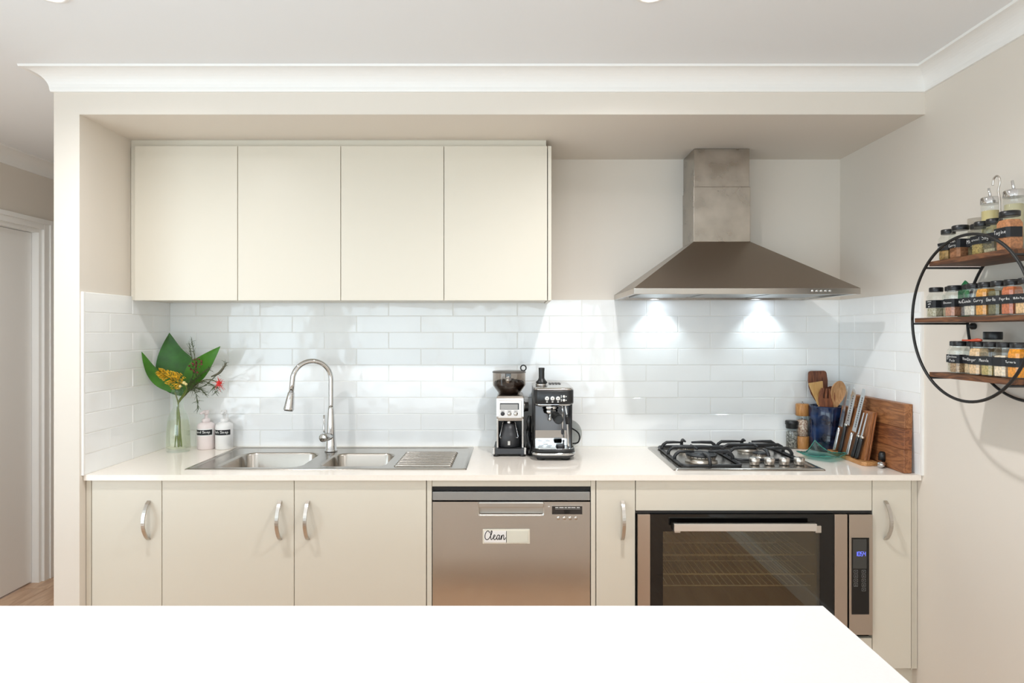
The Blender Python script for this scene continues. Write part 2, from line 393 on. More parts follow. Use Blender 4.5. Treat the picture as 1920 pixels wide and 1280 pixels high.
# ------------------------------------------------------------------ downlights
M_LED = emit('downlight_lens', (255,236,214), 14)
def downlight(x, y, label, power):
    t = thing('downlight', label, 'downlight', (x,y,ZC), 'recessed ceiling downlights')
    MB().lathe([(.034,-.004),(.036,-.007),(.046,-.006),(.05,-.001),(.05,.0),(.034,.0)], (x,y,ZC), 40, cap0=False, cap1=False).build('trim_ring', M_TRIM, t)
    MB().lathe([(.0,-.003),(.034,-.003)], (x,y,ZC), 32, cap1=False).build('lens', M_LED, t)
    l = bpy.data.lights.new('downlight_lamp', 'SPOT'); l.spot_size = math.radians(165); l.spot_blend = 1; l.shadow_soft_size = .035; l.energy = power; l.color = (.985,.985,1)
    o = bpy.data.objects.new('downlight_lamp', l); C.objects.link(o); o.location = (0,0,-.012); o.parent = t
downlight(.40, 1.82, 'round recessed downlight in the ceiling in front of the rangehood', 68)
downlight(-1.335, 1.82, 'round recessed downlight in the ceiling in front of the vase corner', 41)
downlight(.40, -.1, 'added out-of-view fill downlight in the ceiling over the near side of the island', 28)  # unseen lamp added as fill for island top and right wall
downlight(-1.335, -.1, 'added out-of-view fill downlight in the ceiling over the left end of the island', 28)  # second unseen fill lamp, added behind the front row
downlight(-2.22, 2.5, 'added out-of-view fill downlight in the hallway ceiling beside the nib wall', 34)  # unseen lamp added to brighten the hallway wall and door

# ------------------------------------------------------------------ overhead cabinets
YU = 2.675
ux = [X(p, YU) for p in (252, 445.5, 638.8, 832.3, 1026.5, 1034)]
ZU0, ZU1 = 1.573, 2.2267
def bow_handle(m, x, y, z0, z1):
    pts = [(x, y-.002+.0-.038*math.sin(PI*k/16)**.8, z0+(z1-z0)*k/16) for k in range(17)]
    pts[0] = (x, y, z0); pts[-1] = (x, y, z1)
    for i in range(16):
        a, b = Vector(pts[i]), Vector(pts[i+1]); t = (b-a).normalized(); n = Vector((0, t.z, -t.y))*.0025
        wd = .0065
        m.add([(a.x-wd,a.y-n.y,a.z-n.z),(a.x+wd,a.y-n.y,a.z-n.z),(a.x+wd,a.y+n.y,a.z+n.z),(a.x-wd,a.y+n.y,a.z+n.z),
               (b.x-wd,b.y-n.y,b.z-n.z),(b.x+wd,b.y-n.y,b.z-n.z),(b.x+wd,b.y+n.y,b.z+n.z),(b.x-wd,b.y+n.y,b.z+n.z)],
              [(0,1,5,4),(1,2,6,5),(2,3,7,6),(3,0,4,7)] + ([(0,3,2,1)] if i == 0 else []) + ([(4,5,6,7)] if i == 15 else []))
def overhead(i0, label):
    x0, x1 = ux[i0], ux[i0+2]
    t = thing('overhead_cabinet', label, 'cabinet', ((x0+x1)/2, 2.83, ZU0), 'overhead cabinets')
    MB().box(x0+.001, x1-.001, YU+.021, YB-.012, ZU0+.004, ZU1).build('body', M_CAB, t)
    for k in (0, 1):
        MB().box(ux[i0+k]+.0012, ux[i0+k+1]-.0012, YU, YU+.018, ZU0, ZU1).build('door', M_CAB, t, .0012)
    return t
t = overhead(0, 'cream flat-door overhead cabinet in the corner above the vase and sink')
MB().box(XL+.002, ux[0]-.002, YU+.019, YB-.01, ZU0+.003, ZU1).build('filler_panel', M_CAB, t)
t = overhead(2, 'cream flat-door overhead cabinet above the coffee machine, beside the bare wall')
MB().box(ux[4]+.002, ux[5], YU, YB-.0125, ZU0, ZU1).build('end_panel', M_CAB, t, .0012)
struct(MB().box(XL+.001, X(1024,2.694), YU+.022, YU+.04, ZU1+.001, ZS).build('trim_4', M_CAB))

# ------------------------------------------------------------------ base cabinets, y of the door faces 2.41
YD = 2.41
def bx_(p): return X(p, YD)
ZD1, ZD0 = ZBT-.0225, .157
def carcass(m, x0, x1, y0=YD+.021):
    return m.box(x0, x0+.016, y0, 2.96, .15, ZD1).box(x1-.016, x1, y0, 2.96, .15, ZD1).box(x0+.016, x1-.016, y0, 2.96, .15, .166).box(x0+.016, x1-.016, 2.945, 2.96, .166, ZD1)
def base_cab(label, p0, p1, doors):
    x0, x1 = bx_(p0), bx_(p1)
    t = thing('base_cabinet', label, 'cabinet', ((x0+x1)/2, 2.7, .15), 'base cabinets')
    carcass(MB(), x0+.001, x1-.001).build('body', M_CAB, t)
    for q0, q1, hx in doors:
        d = MB().box(bx_(q0)+.0012, bx_(q1)-.0012, YD, YD+.018, ZD0, ZD1-.001).build('door', M_CAB, t, .0012)
        h = MB(); bow_handle(h, bx_(hx), YD, Z(1011,YD-.0), Z(939,YD)); h.build('handle', M_SATIN, d)
    return t
t = base_cab('narrow cream base cabinet with bow handle in the left corner beneath the vase', 171.5, 303.5, [(171.5,303.5,279)])
MB().box(XL+.002, bx_(171)-.001, YD+.001, YD+.019, .15, ZD1).build('filler_panel', M_CAB, t)
base_cab('wide two-door cream base cabinet with bow handles under the sink', 303.5, 799.5, [(303.5,551.5,525.5),(551.5,799.5,577.5)])
base_cab('slim cream base cabinet with bow handle between dishwasher and oven', 1117.5, 1191.5, [(1117.5,1191.5,1167)])
t = base_cab('cream base cabinet with bow handle right of the oven, beside the wall', 1635.5, 1709, [(1635.5,1709,1660)])
MB().box(bx_(1709)+.001, XR-.028, YD+.001, YD+.019, .15, ZD1).build('filler_panel', M_CAB, t)
MB().box(XR-.027, XR-.002, YD+.012, YD+.019, .15, ZD1).build('scribe_panel', M_CAB, t)
# dishwasher housing and oven housing
t = thing('dishwasher_housing', 'cream side panels and top rail framing the dishwasher', 'cabinet', (bx_(958), 2.7, 0))
MB().box(bx_(800)+.001, bx_(809.5), YD, 2.96, 0, ZD1).build('side_panel', M_CAB, t, .001)
MB().box(bx_(1108), bx_(1117)-.001, YD, 2.96, 0, ZD1).build('side_panel', M_CAB, t, .001)
MB().box(bx_(809.5)+.0005, bx_(1108)-.0005, YD+.003, 2.5, Z(912,YD), ZD1).build('top_rail', M_CAB, t, .001)
t = thing('oven_housing', 'cream oven cabinet with plain panel above the oven', 'cabinet', (bx_(1413), 2.7, .15))
MB().box(bx_(1191.5)+.0015, bx_(1635.5)-.0015, YD, YD+.018, Z(957,YD), ZD1-.001).build('top_panel', M_CAB, t, .0012)
MB().box(bx_(1191.5)+.0015, bx_(1635.5)-.0015, YD, YD+.018, ZD0, Z(1196,YD)).build('bottom_panel', M_CAB, t, .0012)
MB().box(bx_(1191.5)+.001, bx_(1191.5)+.005, YD+.021, 2.96, .15, ZD1).build('side_panel', M_GAP, t)
MB().box(bx_(1635.5)-.005, bx_(1635.5)-.001, YD+.021, 2.96, .15, ZD1).build('side_panel', M_GAP, t)
MB().box(bx_(1191.5)+.006, bx_(1635.5)-.006, 2.94, 2.96, .15, ZD1).build('back_panel', M_GAP, t)
struct(MB().box(XL, bx_(800), 2.455, 2.47, 0, .149).box(bx_(1117.5), XR, 2.455, 2.47, 0, .149).build('baseboard_kick', M_CAB))

# ------------------------------------------------------------------ benchtop with sink cut-out
SKX0, SKX1, SKY0, SKY1 = -1.290, -.181, 2.480, 2.964
YF = 2.395
outer = [(XL+.002,YF),(XR-.002,YF),(XR-.002,YB-.001),(XL+.002,YB-.001)]
hole = [(SKX0+.03,SKY0+.02),(SKX0+.03,SKY1-.03),(SKX1-.03,SKY1-.03),(SKX1-.03,SKY0+.02)]
m = MB()
for z in (ZBT-.021, ZBT):
    v, f = fill_holes(outer, [hole], z); m.add(v, f)
for lp in (outer, hole):
    for a, b in zip(lp, lp[1:]+lp[:1]): m.add([(a[0],a[1],ZBT-.021),(b[0],b[1],ZBT-.021),(b[0],b[1],ZBT),(a[0],a[1],ZBT)], [(0,1,2,3)])
o = m.mesh('benchtop'); bm = bmesh.new(); bm.from_mesh(o); bmesh.ops.remove_doubles(bm, verts=bm.verts, dist=1e-5); bmesh.ops.recalc_face_normals(bm, faces=bm.faces); bm.to_mesh(o); bm.free()
o.materials.append(M_BENCH); bt = bpy.data.objects.new('benchtop', o); C.objects.link(bt)
tag(bt, 'long cream stone benchtop along the tiled wall', 'benchtop')
# silicone bead along the splashback
# ------------------------------------------------------------------ sink
t = thing('kitchen_sink', 'stainless one-and-a-half bowl sink with ribbed drainer set in the benchtop', 'sink', ((SKX0+SKX1)/2, 2.72, ZBT))
b1 = (-1.196, -.850, 2.522, 2.832); b2 = (-.786, -.514, 2.540, 2.815); zd = ZBT+.0035
M_SINK = mat('sink_steel', (186,180,172), .22, 1, bump=.03, bscale=300, rvar=.06, vscale=20)
m = MB(); v, f = fill_holes(rrect(SKX0+.022,SKX1-.022,SKY0+.014,SKY1-.022,.02,0), [rrect(*b1,.055,0,8)[::-1], rrect(*b2,.05,0,8)[::-1]], zd-.002)
m.add(v, f)
m.loft([rrect(SKX0,SKX1,SKY0,SKY1,.008,ZBT), rrect(SKX0+.001,SKX1-.001,SKY0+.001,SKY1-.001,.008,zd), rrect(SKX0+.017,SKX1-.017,SKY0+.010,SKY1-.017,.018,zd+.001), rrect(SKX0+.022,SKX1-.022,SKY0+.014,SKY1-.022,.02,zd-.002)], True, False, False)
m.build('deck', M_SINK, t)
def bowl(b, r, depth, name):
    L = []
    for ins, dz, rr in ((0,0,r),(.003,-.002,r),(.006,-.008,r),(.012,-depth+.03,r-.004),(.02,-depth+.01,r-.008),(.035,-depth,r-.02)):
        L.append(rrect(b[0]+ins,b[1]-ins,b[2]+ins,b[3]-ins,max(rr,.01),zd-.002+dz,8))
    mm = MB().loft(L, True, False, True); return mm.build(name, M_SINK, t)
q = bowl(b1, .055, .17, 'main_bowl'); MB().lathe([(.045,.0),(.042,.002),(.03,.0015),(.0,.001)], ((b1[0]+b1[1])/2, 2.68, zd-.1715), 24).build('drain', M_CHROME, q)
q = bowl(b2, .05, .11, 'half_bowl'); MB().lathe([(.04,.0),(.037,.002),(.02,.0015),(.0,.001)], ((b2[0]+b2[1])/2, 2.68, zd-.1115), 24).build('drain', M_CHROME, q)
for k in range(9):
    y = 2.545+k*.034
    MB().tube([(-.475,y,zd-.004),(-.465,y,zd+.0005),(-.255,y,zd+.0005),(-.245,y,zd-.004)], .0055, 8).build('drainer_rib', M_SINK, t)
# ------------------------------------------------------------------ tap
tx, ty = -.822, 2.862
t = thing('mixer_tap', 'tall chrome gooseneck mixer tap with pull-down spray behind the sink', 'tap', (tx,ty,zd))
MB().lathe([(.029,0),(.029,.004),(.025,.008),(.0225,.03),(.020,.06),(.0185,.10),(.0165,.15),(.0135,.19),(.0125,.20)], (tx,ty,zd), 28).build('body', M_CHROME, t)
ex, ey = X(541, 2.765), 2.765
pts = []
zt = Z(672, 2.82)-.011
d = Vector((ex-tx+.004, ey-ty, 0)); L = d.length; R = L/2*.93
for k in range(8): pts.append(Vector((tx,ty,zd+.19+(zt-R-zd-.19)*k/7)))
for k in range(1, 19):
    a = PI*k/18*.93; pts.append(Vector((tx,ty,zt-R))+d/L*(R-R*math.cos(a))+Vector((0,0,R*math.sin(a))))
hd = Vector((ex-d.x/L*.012, ey-d.y/L*.012, Z(735,2.765)))
pts.append((pts[-1]+hd)/2); pts.append(hd)
MB().tube(pts, .0112, 16).build('neck', M_CHROME, t)
e1 = Vector((ex, ey, Z(769,2.765))); 
MB().tube([hd, hd+(e1-hd)*.04, hd+(e1-hd)*.25, hd+(e1-hd)*.92, e1], [.0125,.0145,.0160,.0225,.0215], 24).build('spray_head', M_CHROME, t)
MB().tube([e1+Vector((0,0,.001)), e1-Vector((.0005,.0005,.003))], .018, 20).build('spray_face', M_DGREY, t)
dh = Vector((-.35,-.94,0)).normalized(); c0 = Vector((tx,ty,zd+.068))
q = MB().tube([c0, c0+dh*.030, c0+dh*.062, c0+dh*.064], [.0185,.0185,.0185,.0165], 24).build('valve', M_CHROME, t)
MB().tube([c0+dh*.045, c0+dh*.05+Vector((0,0,.03)), c0+dh*.047+Vector((-.002,0,.100))], [.0055,.0045,.0042], 12).build('lever', M_CHROME, q)

# ------------------------------------------------------------------ dishwasher
t = thing('dishwasher', 'stainless dishwasher with pocket handle and small display', 'dishwasher', (bx_(959), 2.7, .1))
x0, x1 = bx_(811), bx_(1106.5)
MB().box(x0+.004, x1-.004, YD+.03, 2.94, .1, Z(914,YD)).build('body', M_BLACK, t)
MB().box(x0-.003, x1+.003, YD+.015, YD+.03, Z(921,YD), Z(913,YD)).build('top_gasket', M_BLACK, t)
MB().box(x0, x1, YD+.002, YD+.03, Z(938,YD), Z(922,YD)).build('top_lip', mat('dishwasher_lip_grey', (168,168,166), .35, .7), t, .0015)
hx0, hx1, hz0, hz1 = bx_(895), bx_(1022), Z(967,YD), Z(940.5,YD)
zt_, zb_ = Z(940.5,YD), .11
dm = MB().box(x0, hx0, YD, YD+.03, zb_, zt_).box(hx1, x1, YD, YD+.03, zb_, zt_).box(hx0, hx1, YD, YD+.03, zb_, hz0)
# one clean front sheet with the pocket cut out
dm = MB(); v, f = fill_holes([(x0,zb_),(x1,zb_),(x1,zt_),(x0,zt_)], [[(a,b) for a,b,_ in rrect(hx0,hx1,hz0,zt_-.0035,.008,0,4)][::-1]], 0)
dm.add([(a,YD,b) for a,b,_ in v], f)
for a, b in (((x0,zb_),(x1,zb_)),((x1,zb_),(x1,zt_)),((x1,zt_),(x0,zt_)),((x0,zt_),(x0,zb_))): dm.add([(a[0],YD,a[1]),(b[0],YD,b[1]),(b[0],YD+.03,b[1]),(a[0],YD+.03,a[1])], [(0,1,2,3)])
door = dm.build('door', M_STEELV, t)
pk = MB(); lp = [(a,b) for a,b,_ in rrect(hx0,hx1,hz0,zt_-.0035,.008,0,4)]; li = [(a,b) for a,b,_ in rrect(hx0+.006,hx1-.006,hz0+.004,zt_-.006,.008,0,4)]
pk.loft([[(a,YD-.003,b) for a,b in lp], [(a,YD-.004,b) for a,b in li], [(a,YD+.022,b) for a,b in li]], True, False, True)
pk.build('handle_pocket', M_SATIN, door)
MB().box(hx0+.006, hx1-.006, YD-.006, YD+.008, Z(951,YD), zt_-.001).build('handle_grip', M_SATIN, door, .003)
dx0, dx1 = bx_(1034), bx_(1092.5)
MB().box(dx0, dx1, YD-.0015, YD+.002, Z(964.5,YD), Z(947,YD)).build('display_bezel', M_SATIN, door)
q = MB().box(dx0+.002, dx1-.002, YD-.0025, YD+.001, Z(963.5,YD), Z(948.5,YD)).build('display', mat('display_dark', (52,47,44), .2), door)
for a, b in ((1041,1047),(1048.5,1057),(1058.5,1063),(1064.5,1070),(1071,1079),(1081,1087)):
    MB().box(bx_(a), bx_(b), YD-.003, YD-.0025, Z(951.6,YD), Z(950.2,YD)).build('display_legend', M_INK, door)
MB().box(bx_(1041), bx_(1088), YD-.003, YD-.0025, Z(954.0,YD), Z(953.3,YD)).build('display_line', mat('legend_grey', (150,146,140), .6), door)
MB().box(bx_(1057), bx_(1069), YD-.003, YD-.0025, Z(962,YD), Z(955.5,YD)).build('display_screen', mat('screen_black', (24,22,21), .2), door)
MB().box(bx_(1027.5), bx_(1031), YD-.001, YD, Z(949.7,YD), Z(948.4,YD)).build('indicator_mark', M_INK, door)
for px in (1047, 1058.2, 1069, 1080):
    b = MB().lathe([(.0065,0),(.006,-.002),(.0,-.0025)], (bx_(px), YD, Z(971,YD)), 20, 'Y').build('button', M_SATIN, door)
    MB().torus((bx_(px), YD-.001, Z(971,YD)), .0062, .0007, 'Y', 20, 6).build('button_ring', M_CHROME, b)
# magnet sign
sx0, sx1, sz0, sz1 = bx_(905), bx_(993.5), Z(1018.5,YD), Z(991,YD)
t = thing('magnet_sign', 'white sliding magnet sign reading Clean on the dishwasher door', 'sign', ((sx0+sx1)/2, YD-.001, sz0))
MB().box(sx0, sx1, YD-.006, YD-.001, sz0, sz1).build('frame', mat('cream_plastic', (228,222,206), .4), t, .002)
mid = bx_(949.5)
MB().box(sx0+.006, mid, YD-.0072, YD-.006, sz0+.006, sz1-.006).build('word_panel', M_WHITE, t)
MB().box(mid+.001, sx1-.007, YD-.0078, YD-.006, sz0+.005, sz1-.005).build('slider', mat('slider_cream', (222,220,206), .35), t, .0005)
MB().box(mid-.0008, mid+.0008, YD-.0081, YD-.0072, sz0+.006, sz1-.006).build('slider_line', M_BLACK, t)
CL = [[(1.35,2.15),(1.25,2.55),(.75,2.7),(.25,2.1),(.02,1.25),(.12,.45),(.55,.08),(1.05,.25),(1.45,.75)],
      [(1.45,.75),(1.9,1.6),(2.15,2.5),(1.98,2.72),(1.78,2.3),(1.72,1.2),(1.78,.35),(2.0,.1),(2.3,.4),(2.6,.75)],
      [(2.6,.75),(3.0,1.05),(3.05,1.4),(2.8,1.5),(2.6,1.1),(2.6,.5),(2.85,.1),(3.2,.2),(3.55,.65)],
      [(4.35,1.35),(4.05,1.5),(3.7,1.15),(3.6,.6),(3.75,.12),(4.05,.2),(4.35,.9),(4.45,1.45)],[(4.4,1.2),(4.35,.5),(4.5,.1),(4.8,.45),(5.0,1.35)],
      [(5.0,1.4),(5.02,.7),(4.98,.08)],[(4.99,.5),(5.2,1.15),(5.5,1.5),(5.7,1.2),(5.65,.5),(5.8,.1),(6.1,.35),(6.25,.7)]]
lm = MB(); k = (mid-sx0-.012)/6.25
for st in CL:
    P = [(p.x, p.y) for p in bez([(a,b,0) for a,b in st], 6)]
    stroke(lm, [(a*k, b*k) for a,b in P], .0027, lambda u, v: (sx0+.009+u, YD-.0076, sz0+.016+v))
lm.build('lettering', M_LABEL, t)

# ------------------------------------------------------------------ oven
YO = YD-.012
def ox(p): return X(p, YO)
def oz(p): return Z(p, YO)
t = thing('built_in_oven', 'wide built-in oven with glass door, bar handle and side control panel', 'oven', (ox(1415), 2.7, oz(1190)))
OZ0, OZ1 = oz(1190), oz(964)
gm = MB(); wx0, wx1, wz1, wz0 = ox(1243), ox(1538), oz(996), oz(1168)
M_ENAMEL = mat('oven_enamel', (150,140,116), .35, bump=.05, bscale=200)
# cavity
cm = MB().box(wx0-.02, wx0-.01, YO+.035, 2.85, wz0-.02, wz1+.02).box(wx1+.01, wx1+.02, YO+.035, 2.85, wz0-.02, wz1+.02).box(wx0-.02, wx1+.02, 2.85, 2.86, wz0-.02, wz1+.02).box(wx0-.02, wx1+.02, YO+.035, 2.86, wz1+.02, wz1+.03).box(wx0-.02, wx1+.02, YO+.035, 2.86, wz0-.03, wz0-.02)
cm.build('cavity', M_ENAMEL, t)
for zr, yy in ((oz(1050),0), (oz(1087),0), (oz(1115),.03)):
    rm = MB(); z = zr
    rm.tube([(wx0-.006, YO+.06+yy, z), (wx1+.006, YO+.06+yy, z)], .0026, 6); rm.tube([(wx0-.006, 2.82, z), (wx1+.006, 2.82, z)], .0025, 6); rm.tube([(wx0-.006, 2.6, z), (wx1+.006, 2.6, z)], .002, 6)
    for k in range(23):
        x = wx0+.012+k*(wx1-wx0-.02)/22; rm.tube([(x, YO+.06+yy, z+.0045), (x, 2.82, z+.0045)], .0016, 5)
    rm.build('oven_rack', mat('rack_wire', (242,240,232), .35, .0), t)
dr = MB().box(ox(1219.5), wx0, YO, YO+.03, OZ0, OZ1).box(wx1, ox(1564), YO, YO+.03, OZ0, OZ1).box(wx0, wx1, YO, YO+.03, wz1, OZ1).box(wx0, wx1, YO, YO+.03, OZ0, wz0).build('door', M_BGLASS, t)
MB().box(wx0, wx1, YO+.001, YO+.006, wz0, wz1).build('window_pane', glass('oven_window_glass', (228,222,204), 1.5, .02), dr)
MB().box(wx0, wx1, YO+.022, YO+.026, wz0, wz1).build('inner_pane', glass('oven_inner_glass', (236,234,228), 1.3, .02), dr)
MB().box(ox(1195.5), ox(1219), YO-.002, YO+.03, OZ0, OZ1).build('edge_strip', mat('oven_strip_steel', (186,172,160), .3, 1, bump=.03, bscale=300, stretch=(1,1,.05)), dr, .001)
MB().box(ox(1564.5), ox(1588.5), YO-.002, YO+.03, OZ0, OZ1).build('edge_strip', MATS['oven_strip_steel'], dr, .001)
for a, b in ((1261,1272),(1522,1533)): MB().box(ox(a), ox(b), YO-.030, YO-.001, oz(995)+.002, oz(981)).build('handle_post', M_SATIN, dr, .001)
yh = YO-.045
MB().box(X(1264,yh), X(1532,yh), yh, yh+.016, Z(996,yh), Z(982,yh)).build('handle_bar', mat('handle_aluminium', (222,220,217), .28, 1), dr, .0015)
cp = MB().box(ox(1592), ox(1636), YO-.001, YO+.03, OZ0, OZ1-.001).build('control_panel', mat('panel_steel', (186,174,162), .34, 1, bump=.03, bscale=300, stretch=(1,1,.05)), t, .001)
MB().box(ox(1596.5), ox(1629), YO-.0025, YO, oz(1151), oz(1007.5)).build('touch_glass', M_BGLASS, cp)
MB().box(ox(1598.5), ox(1624), YO-.003, YO-.0025, oz(1065), oz(1010)).build('screen', mat('lcd_grey', (62,62,60), .15), cp)
M_BLUE = emit('blue_led_digits', (96,110,255), 2.2)
seg = {'1': 'bc', '0': 'abcdef', '5': 'afgcd', '4': 'fgbc'}
sm = MB(); xx = 1602.5
for ch in '1054':
    w_ = 4.0; a0, a1, zt0, zm, zb = ox(xx), ox(xx+w_), oz(1033.5), oz(1037.5), oz(1041.5); th = .0012
    for s_ in seg[ch]:
        q = {'a': (a0,a1,zt0-th,zt0), 'g': (a0,a1,zm-th/2,zm+th/2), 'd': (a0,a1,zb,zb+th), 'f': (a0,a0+th,zm,zt0), 'b': (a1-th,a1,zm,zt0), 'e': (a0,a0+th,zb,zm), 'c': (a1-th,a1,zb,zm)}[s_]
        sm.box(q[0], q[1], YO-.0036, YO-.003, q[2], q[3])
    xx += 5.2
    if ch == '0': sm.box(ox(xx-.4), ox(xx-.4)+.001, YO-.0036, YO-.003, oz(1036), oz(1036)+.001).box(ox(xx-.4), ox(xx-.4)+.001, YO-.0036, YO-.003, oz(1040), oz(1040)+.001)
sm.build('clock_digits', M_BLUE, cp)
for px, ys in ((1604, (1070.8,1079,1087.3,1095.6)), (1618.8, (1070.8,1079,1087.3,1095.6,1104))):
    for j, py in enumerate(ys):
        bm_ = MB(); xa, xb, za, zb = ox(px-3.6), ox(px+3.6), oz(py+3), oz(py-3); th = .0007
        for q in ((xa,xb,za,za+th),(xa,xb,zb-th,zb),(xa,xa+th,za,zb),(xb-th,xb,za,zb)): bm_.box(q[0],q[1],YO-.0031,YO-.0025,q[2],q[3])
        bm_.box((xa+xb)/2-.0014,(xa+xb)/2+.0014,YO-.0031,YO-.0025,(za+zb)/2-.0012*(1+j%2*.6),(za+zb)/2+.0012)
        bm_.build('touch_key', mat('key_grey', (150,150,148), .6), cp)
MB().box(ox(1193), ox(1634), YO+.034, YO+.05, OZ0-.004, oz(958)).build('surround', M_BLACK, t)
MB().box(ox(1193), ox(1637), YO+.012, YO+.033, oz(964)+.001, oz(959)).build('vent_strip', M_BLACK, t)
# (the surround sits behind the door; open it where the window is)
sr = bpy.data.objects['surround']; bpy.data.objects.remove(sr)
MB().box(ox(1193), wx0-.021, YO+.034, YO+.05, OZ0-.004, oz(958)).box(wx1+.021, ox(1634), YO+.034, YO+.05, OZ0-.004, oz(958)).box(wx0-.021, wx1+.021, YO+.034, YO+.05, wz1+.031, oz(958)).box(wx0-.021, wx1+.021, YO+.034, YO+.05, OZ0-.004, wz0-.031).build('surround', M_BLACK, t)

# ------------------------------------------------------------------ rangehood
t = thing('rangehood', 'stainless pyramid canopy rangehood with chimney flue over the cooktop', 'rangehood', (.931, 2.75, 1.59))
HX0, HX1, HYF, HZ0, HZ1 = .4815, 1.381, 2.507, 1.590, 1.6135
CX0, CX1, CYF, CZ0 = .806, 1.0587, 2.813, 1.841
YW = YB-.001
MB().box(HX0, HX1, HYF, HYF+.012, HZ0, HZ1).box(HX0, HX0+.012, HYF+.012, YW, HZ0, HZ1).box(HX1-.012, HX1, HYF+.012, YW, HZ0, HZ1).box(HX0+.012, HX1-.012, YW-.012, YW, HZ0, HZ1).build('rim', M_STEEL, t, .001)
MB().add([(HX0,HYF,HZ1),(HX1,HYF,HZ1),(HX1,YW,HZ1),(HX0,YW,HZ1),(CX0,CYF,CZ0),(CX1,CYF,CZ0),(CX1,YW,CZ0),(CX0,YW,CZ0)],
         [(0,1,5,4),(1,2,6,5),(2,3,7,6),(3,0,4,7)]).build('canopy', M_HOOD, t)
MB().box(CX0, CX1, CYF, YW, CZ0, Z(350,CYF)).build('flue', M_MOTTLE, t, .0015)
MB().box(CX0+.003, CX1-.003, CYF+.003, YW, Z(350,CYF), ZS-.001).build('flue_extension', M_MOTTLE, t, .0015)
MB().box(HX0+.012, HX1-.012, HYF+.012, YW-.012, HZ0+.012, HZ0+.014).build('underside', M_STEEL, t)
M_FILT = mat('filter_mesh', (150,150,148), .35, 1, bump=.6, bscale=260, stretch=(1,.2,1))
for k in range(3):
    a = HX0+.05+k*.272; fo = MB().box(a, a+.255, HYF+.03, YW-.10, HZ0+.006, HZ0+.011).build('filter', M_FILT, t)
    MB().box(a+.10, a+.155, HYF+.045, HYF+.06, HZ0+.003, HZ0+.006).build('filter_clip', M_CHROME, fo)
M_HLED = emit('hood_led', (225,240,255), 25)
for lx in (.680, 1.168):
    q = MB().lathe([(.03,.0),(.03,-.003),(.022,-.004),(.022,-.001)], (lx,2.925,HZ0+.012), 24, cap0=False, cap1=False).build('lamp_ring', M_CHROME, t)
    MB().lathe([(.0,-.002),(.022,-.002)], (lx,2.925,HZ0+.012), 24, cap1=False).build('lamp_lens', M_HLED, q)
    l = bpy.data.lights.new('hood_lamp', 'SPOT'); l.energy = 3.2; l.color = (.78,.93,1); l.spot_size = 1.75; l.spot_blend = .55; l.shadow_soft_size = .018
    o = bpy.data.objects.new('hood_lamp', l); C.objects.link(o); o.parent = t; o.location = Vector((lx,2.925,HZ0+.004))-Vector(t.location)
for k in range(5):
    MB().lathe([(.005,0),(.0045,-.004),(0,-.0045)], (X(1523+k*8.2,HYF), HYF, Z(545,HYF)), 12, 'Y').build('button', M_CHROME, t)

# ------------------------------------------------------------------ cooktop
t = thing('gas_cooktop', 'four-burner stainless gas cooktop with black iron trivets', 'cooktop', (.927, 2.71, ZBT))
KX0, KX1, KY0, KY1 = .630, 1.224, 2.462, 2.957; zk = ZBT+.008
m = MB().loft([rrect(KX0,KX1,KY0,KY1,.012,ZBT), rrect(KX0+.001,KX1-.001,KY0+.001,KY1-.001,.012,ZBT+.004), rrect(KX0+.012,KX1-.012,KY0+.012,KY1-.012,.012,zk), rrect(KX0+.028,KX1-.028,KY0+.028,KY1-.02,.02,zk), rrect(KX0+.034,KX1-.034,KY0+.033,KY1-.026,.02,zk-.003)], True, False, True)
m.build('hob_plate', M_STEEL, t)
def burner(x, y, r, wok=False):
    h = .028 if wok else .02
    b = MB().lathe([(r*1.05,0),(r*1.05,.006),(r*.9,.008),(r*.92,h*.7),(r*.98,h*.75),(r*.98,h*.95),(r*.8,h)], (x,y,zk-.003), 36).build('burner', mat('burner_alloy', (188,182,172), .35, 1), t)
    MB().lathe([(r*1.02,h),(r*1.0,h+.004),(r*.7,h+.006),(0,h+.006)] if not wok else [(r*1.02,h),(r*1.02,h+.005),(r*.72,h+.007),(r*.66,h+.002),(r*.45,h+.002),(r*.40,h+.008),(0,h+.008)], (x,y,zk-.003), 36).build('burner_cap', M_IRON, b)
    sl = MB()
    for k in range(24):
        a = 2*PI*k/24; c, s = math.cos(a), math.sin(a)
        sl.add([(x+c*r*.985-s*.0016, y+s*r*.985+c*.0016, zk-.003+h*.78),(x+c*r*.985+s*.0016, y+s*r*.985-c*.0016, zk-.003+h*.78),(x+c*r*.985+s*.0016, y+s*r*.985-c*.0016, zk-.003+h*.94),(x+c*r*.985-s*.0016, y+s*r*.985+c*.0016, zk-.003+h*.94)], [(0,1,2,3)])
    sl.build('flame_ports', M_GAP, b)
burner(.782, 2.62, .062, True); burner(.782, 2.84, .038); burner(1.065, 2.86, .045); burner(1.055, 2.695, .03)
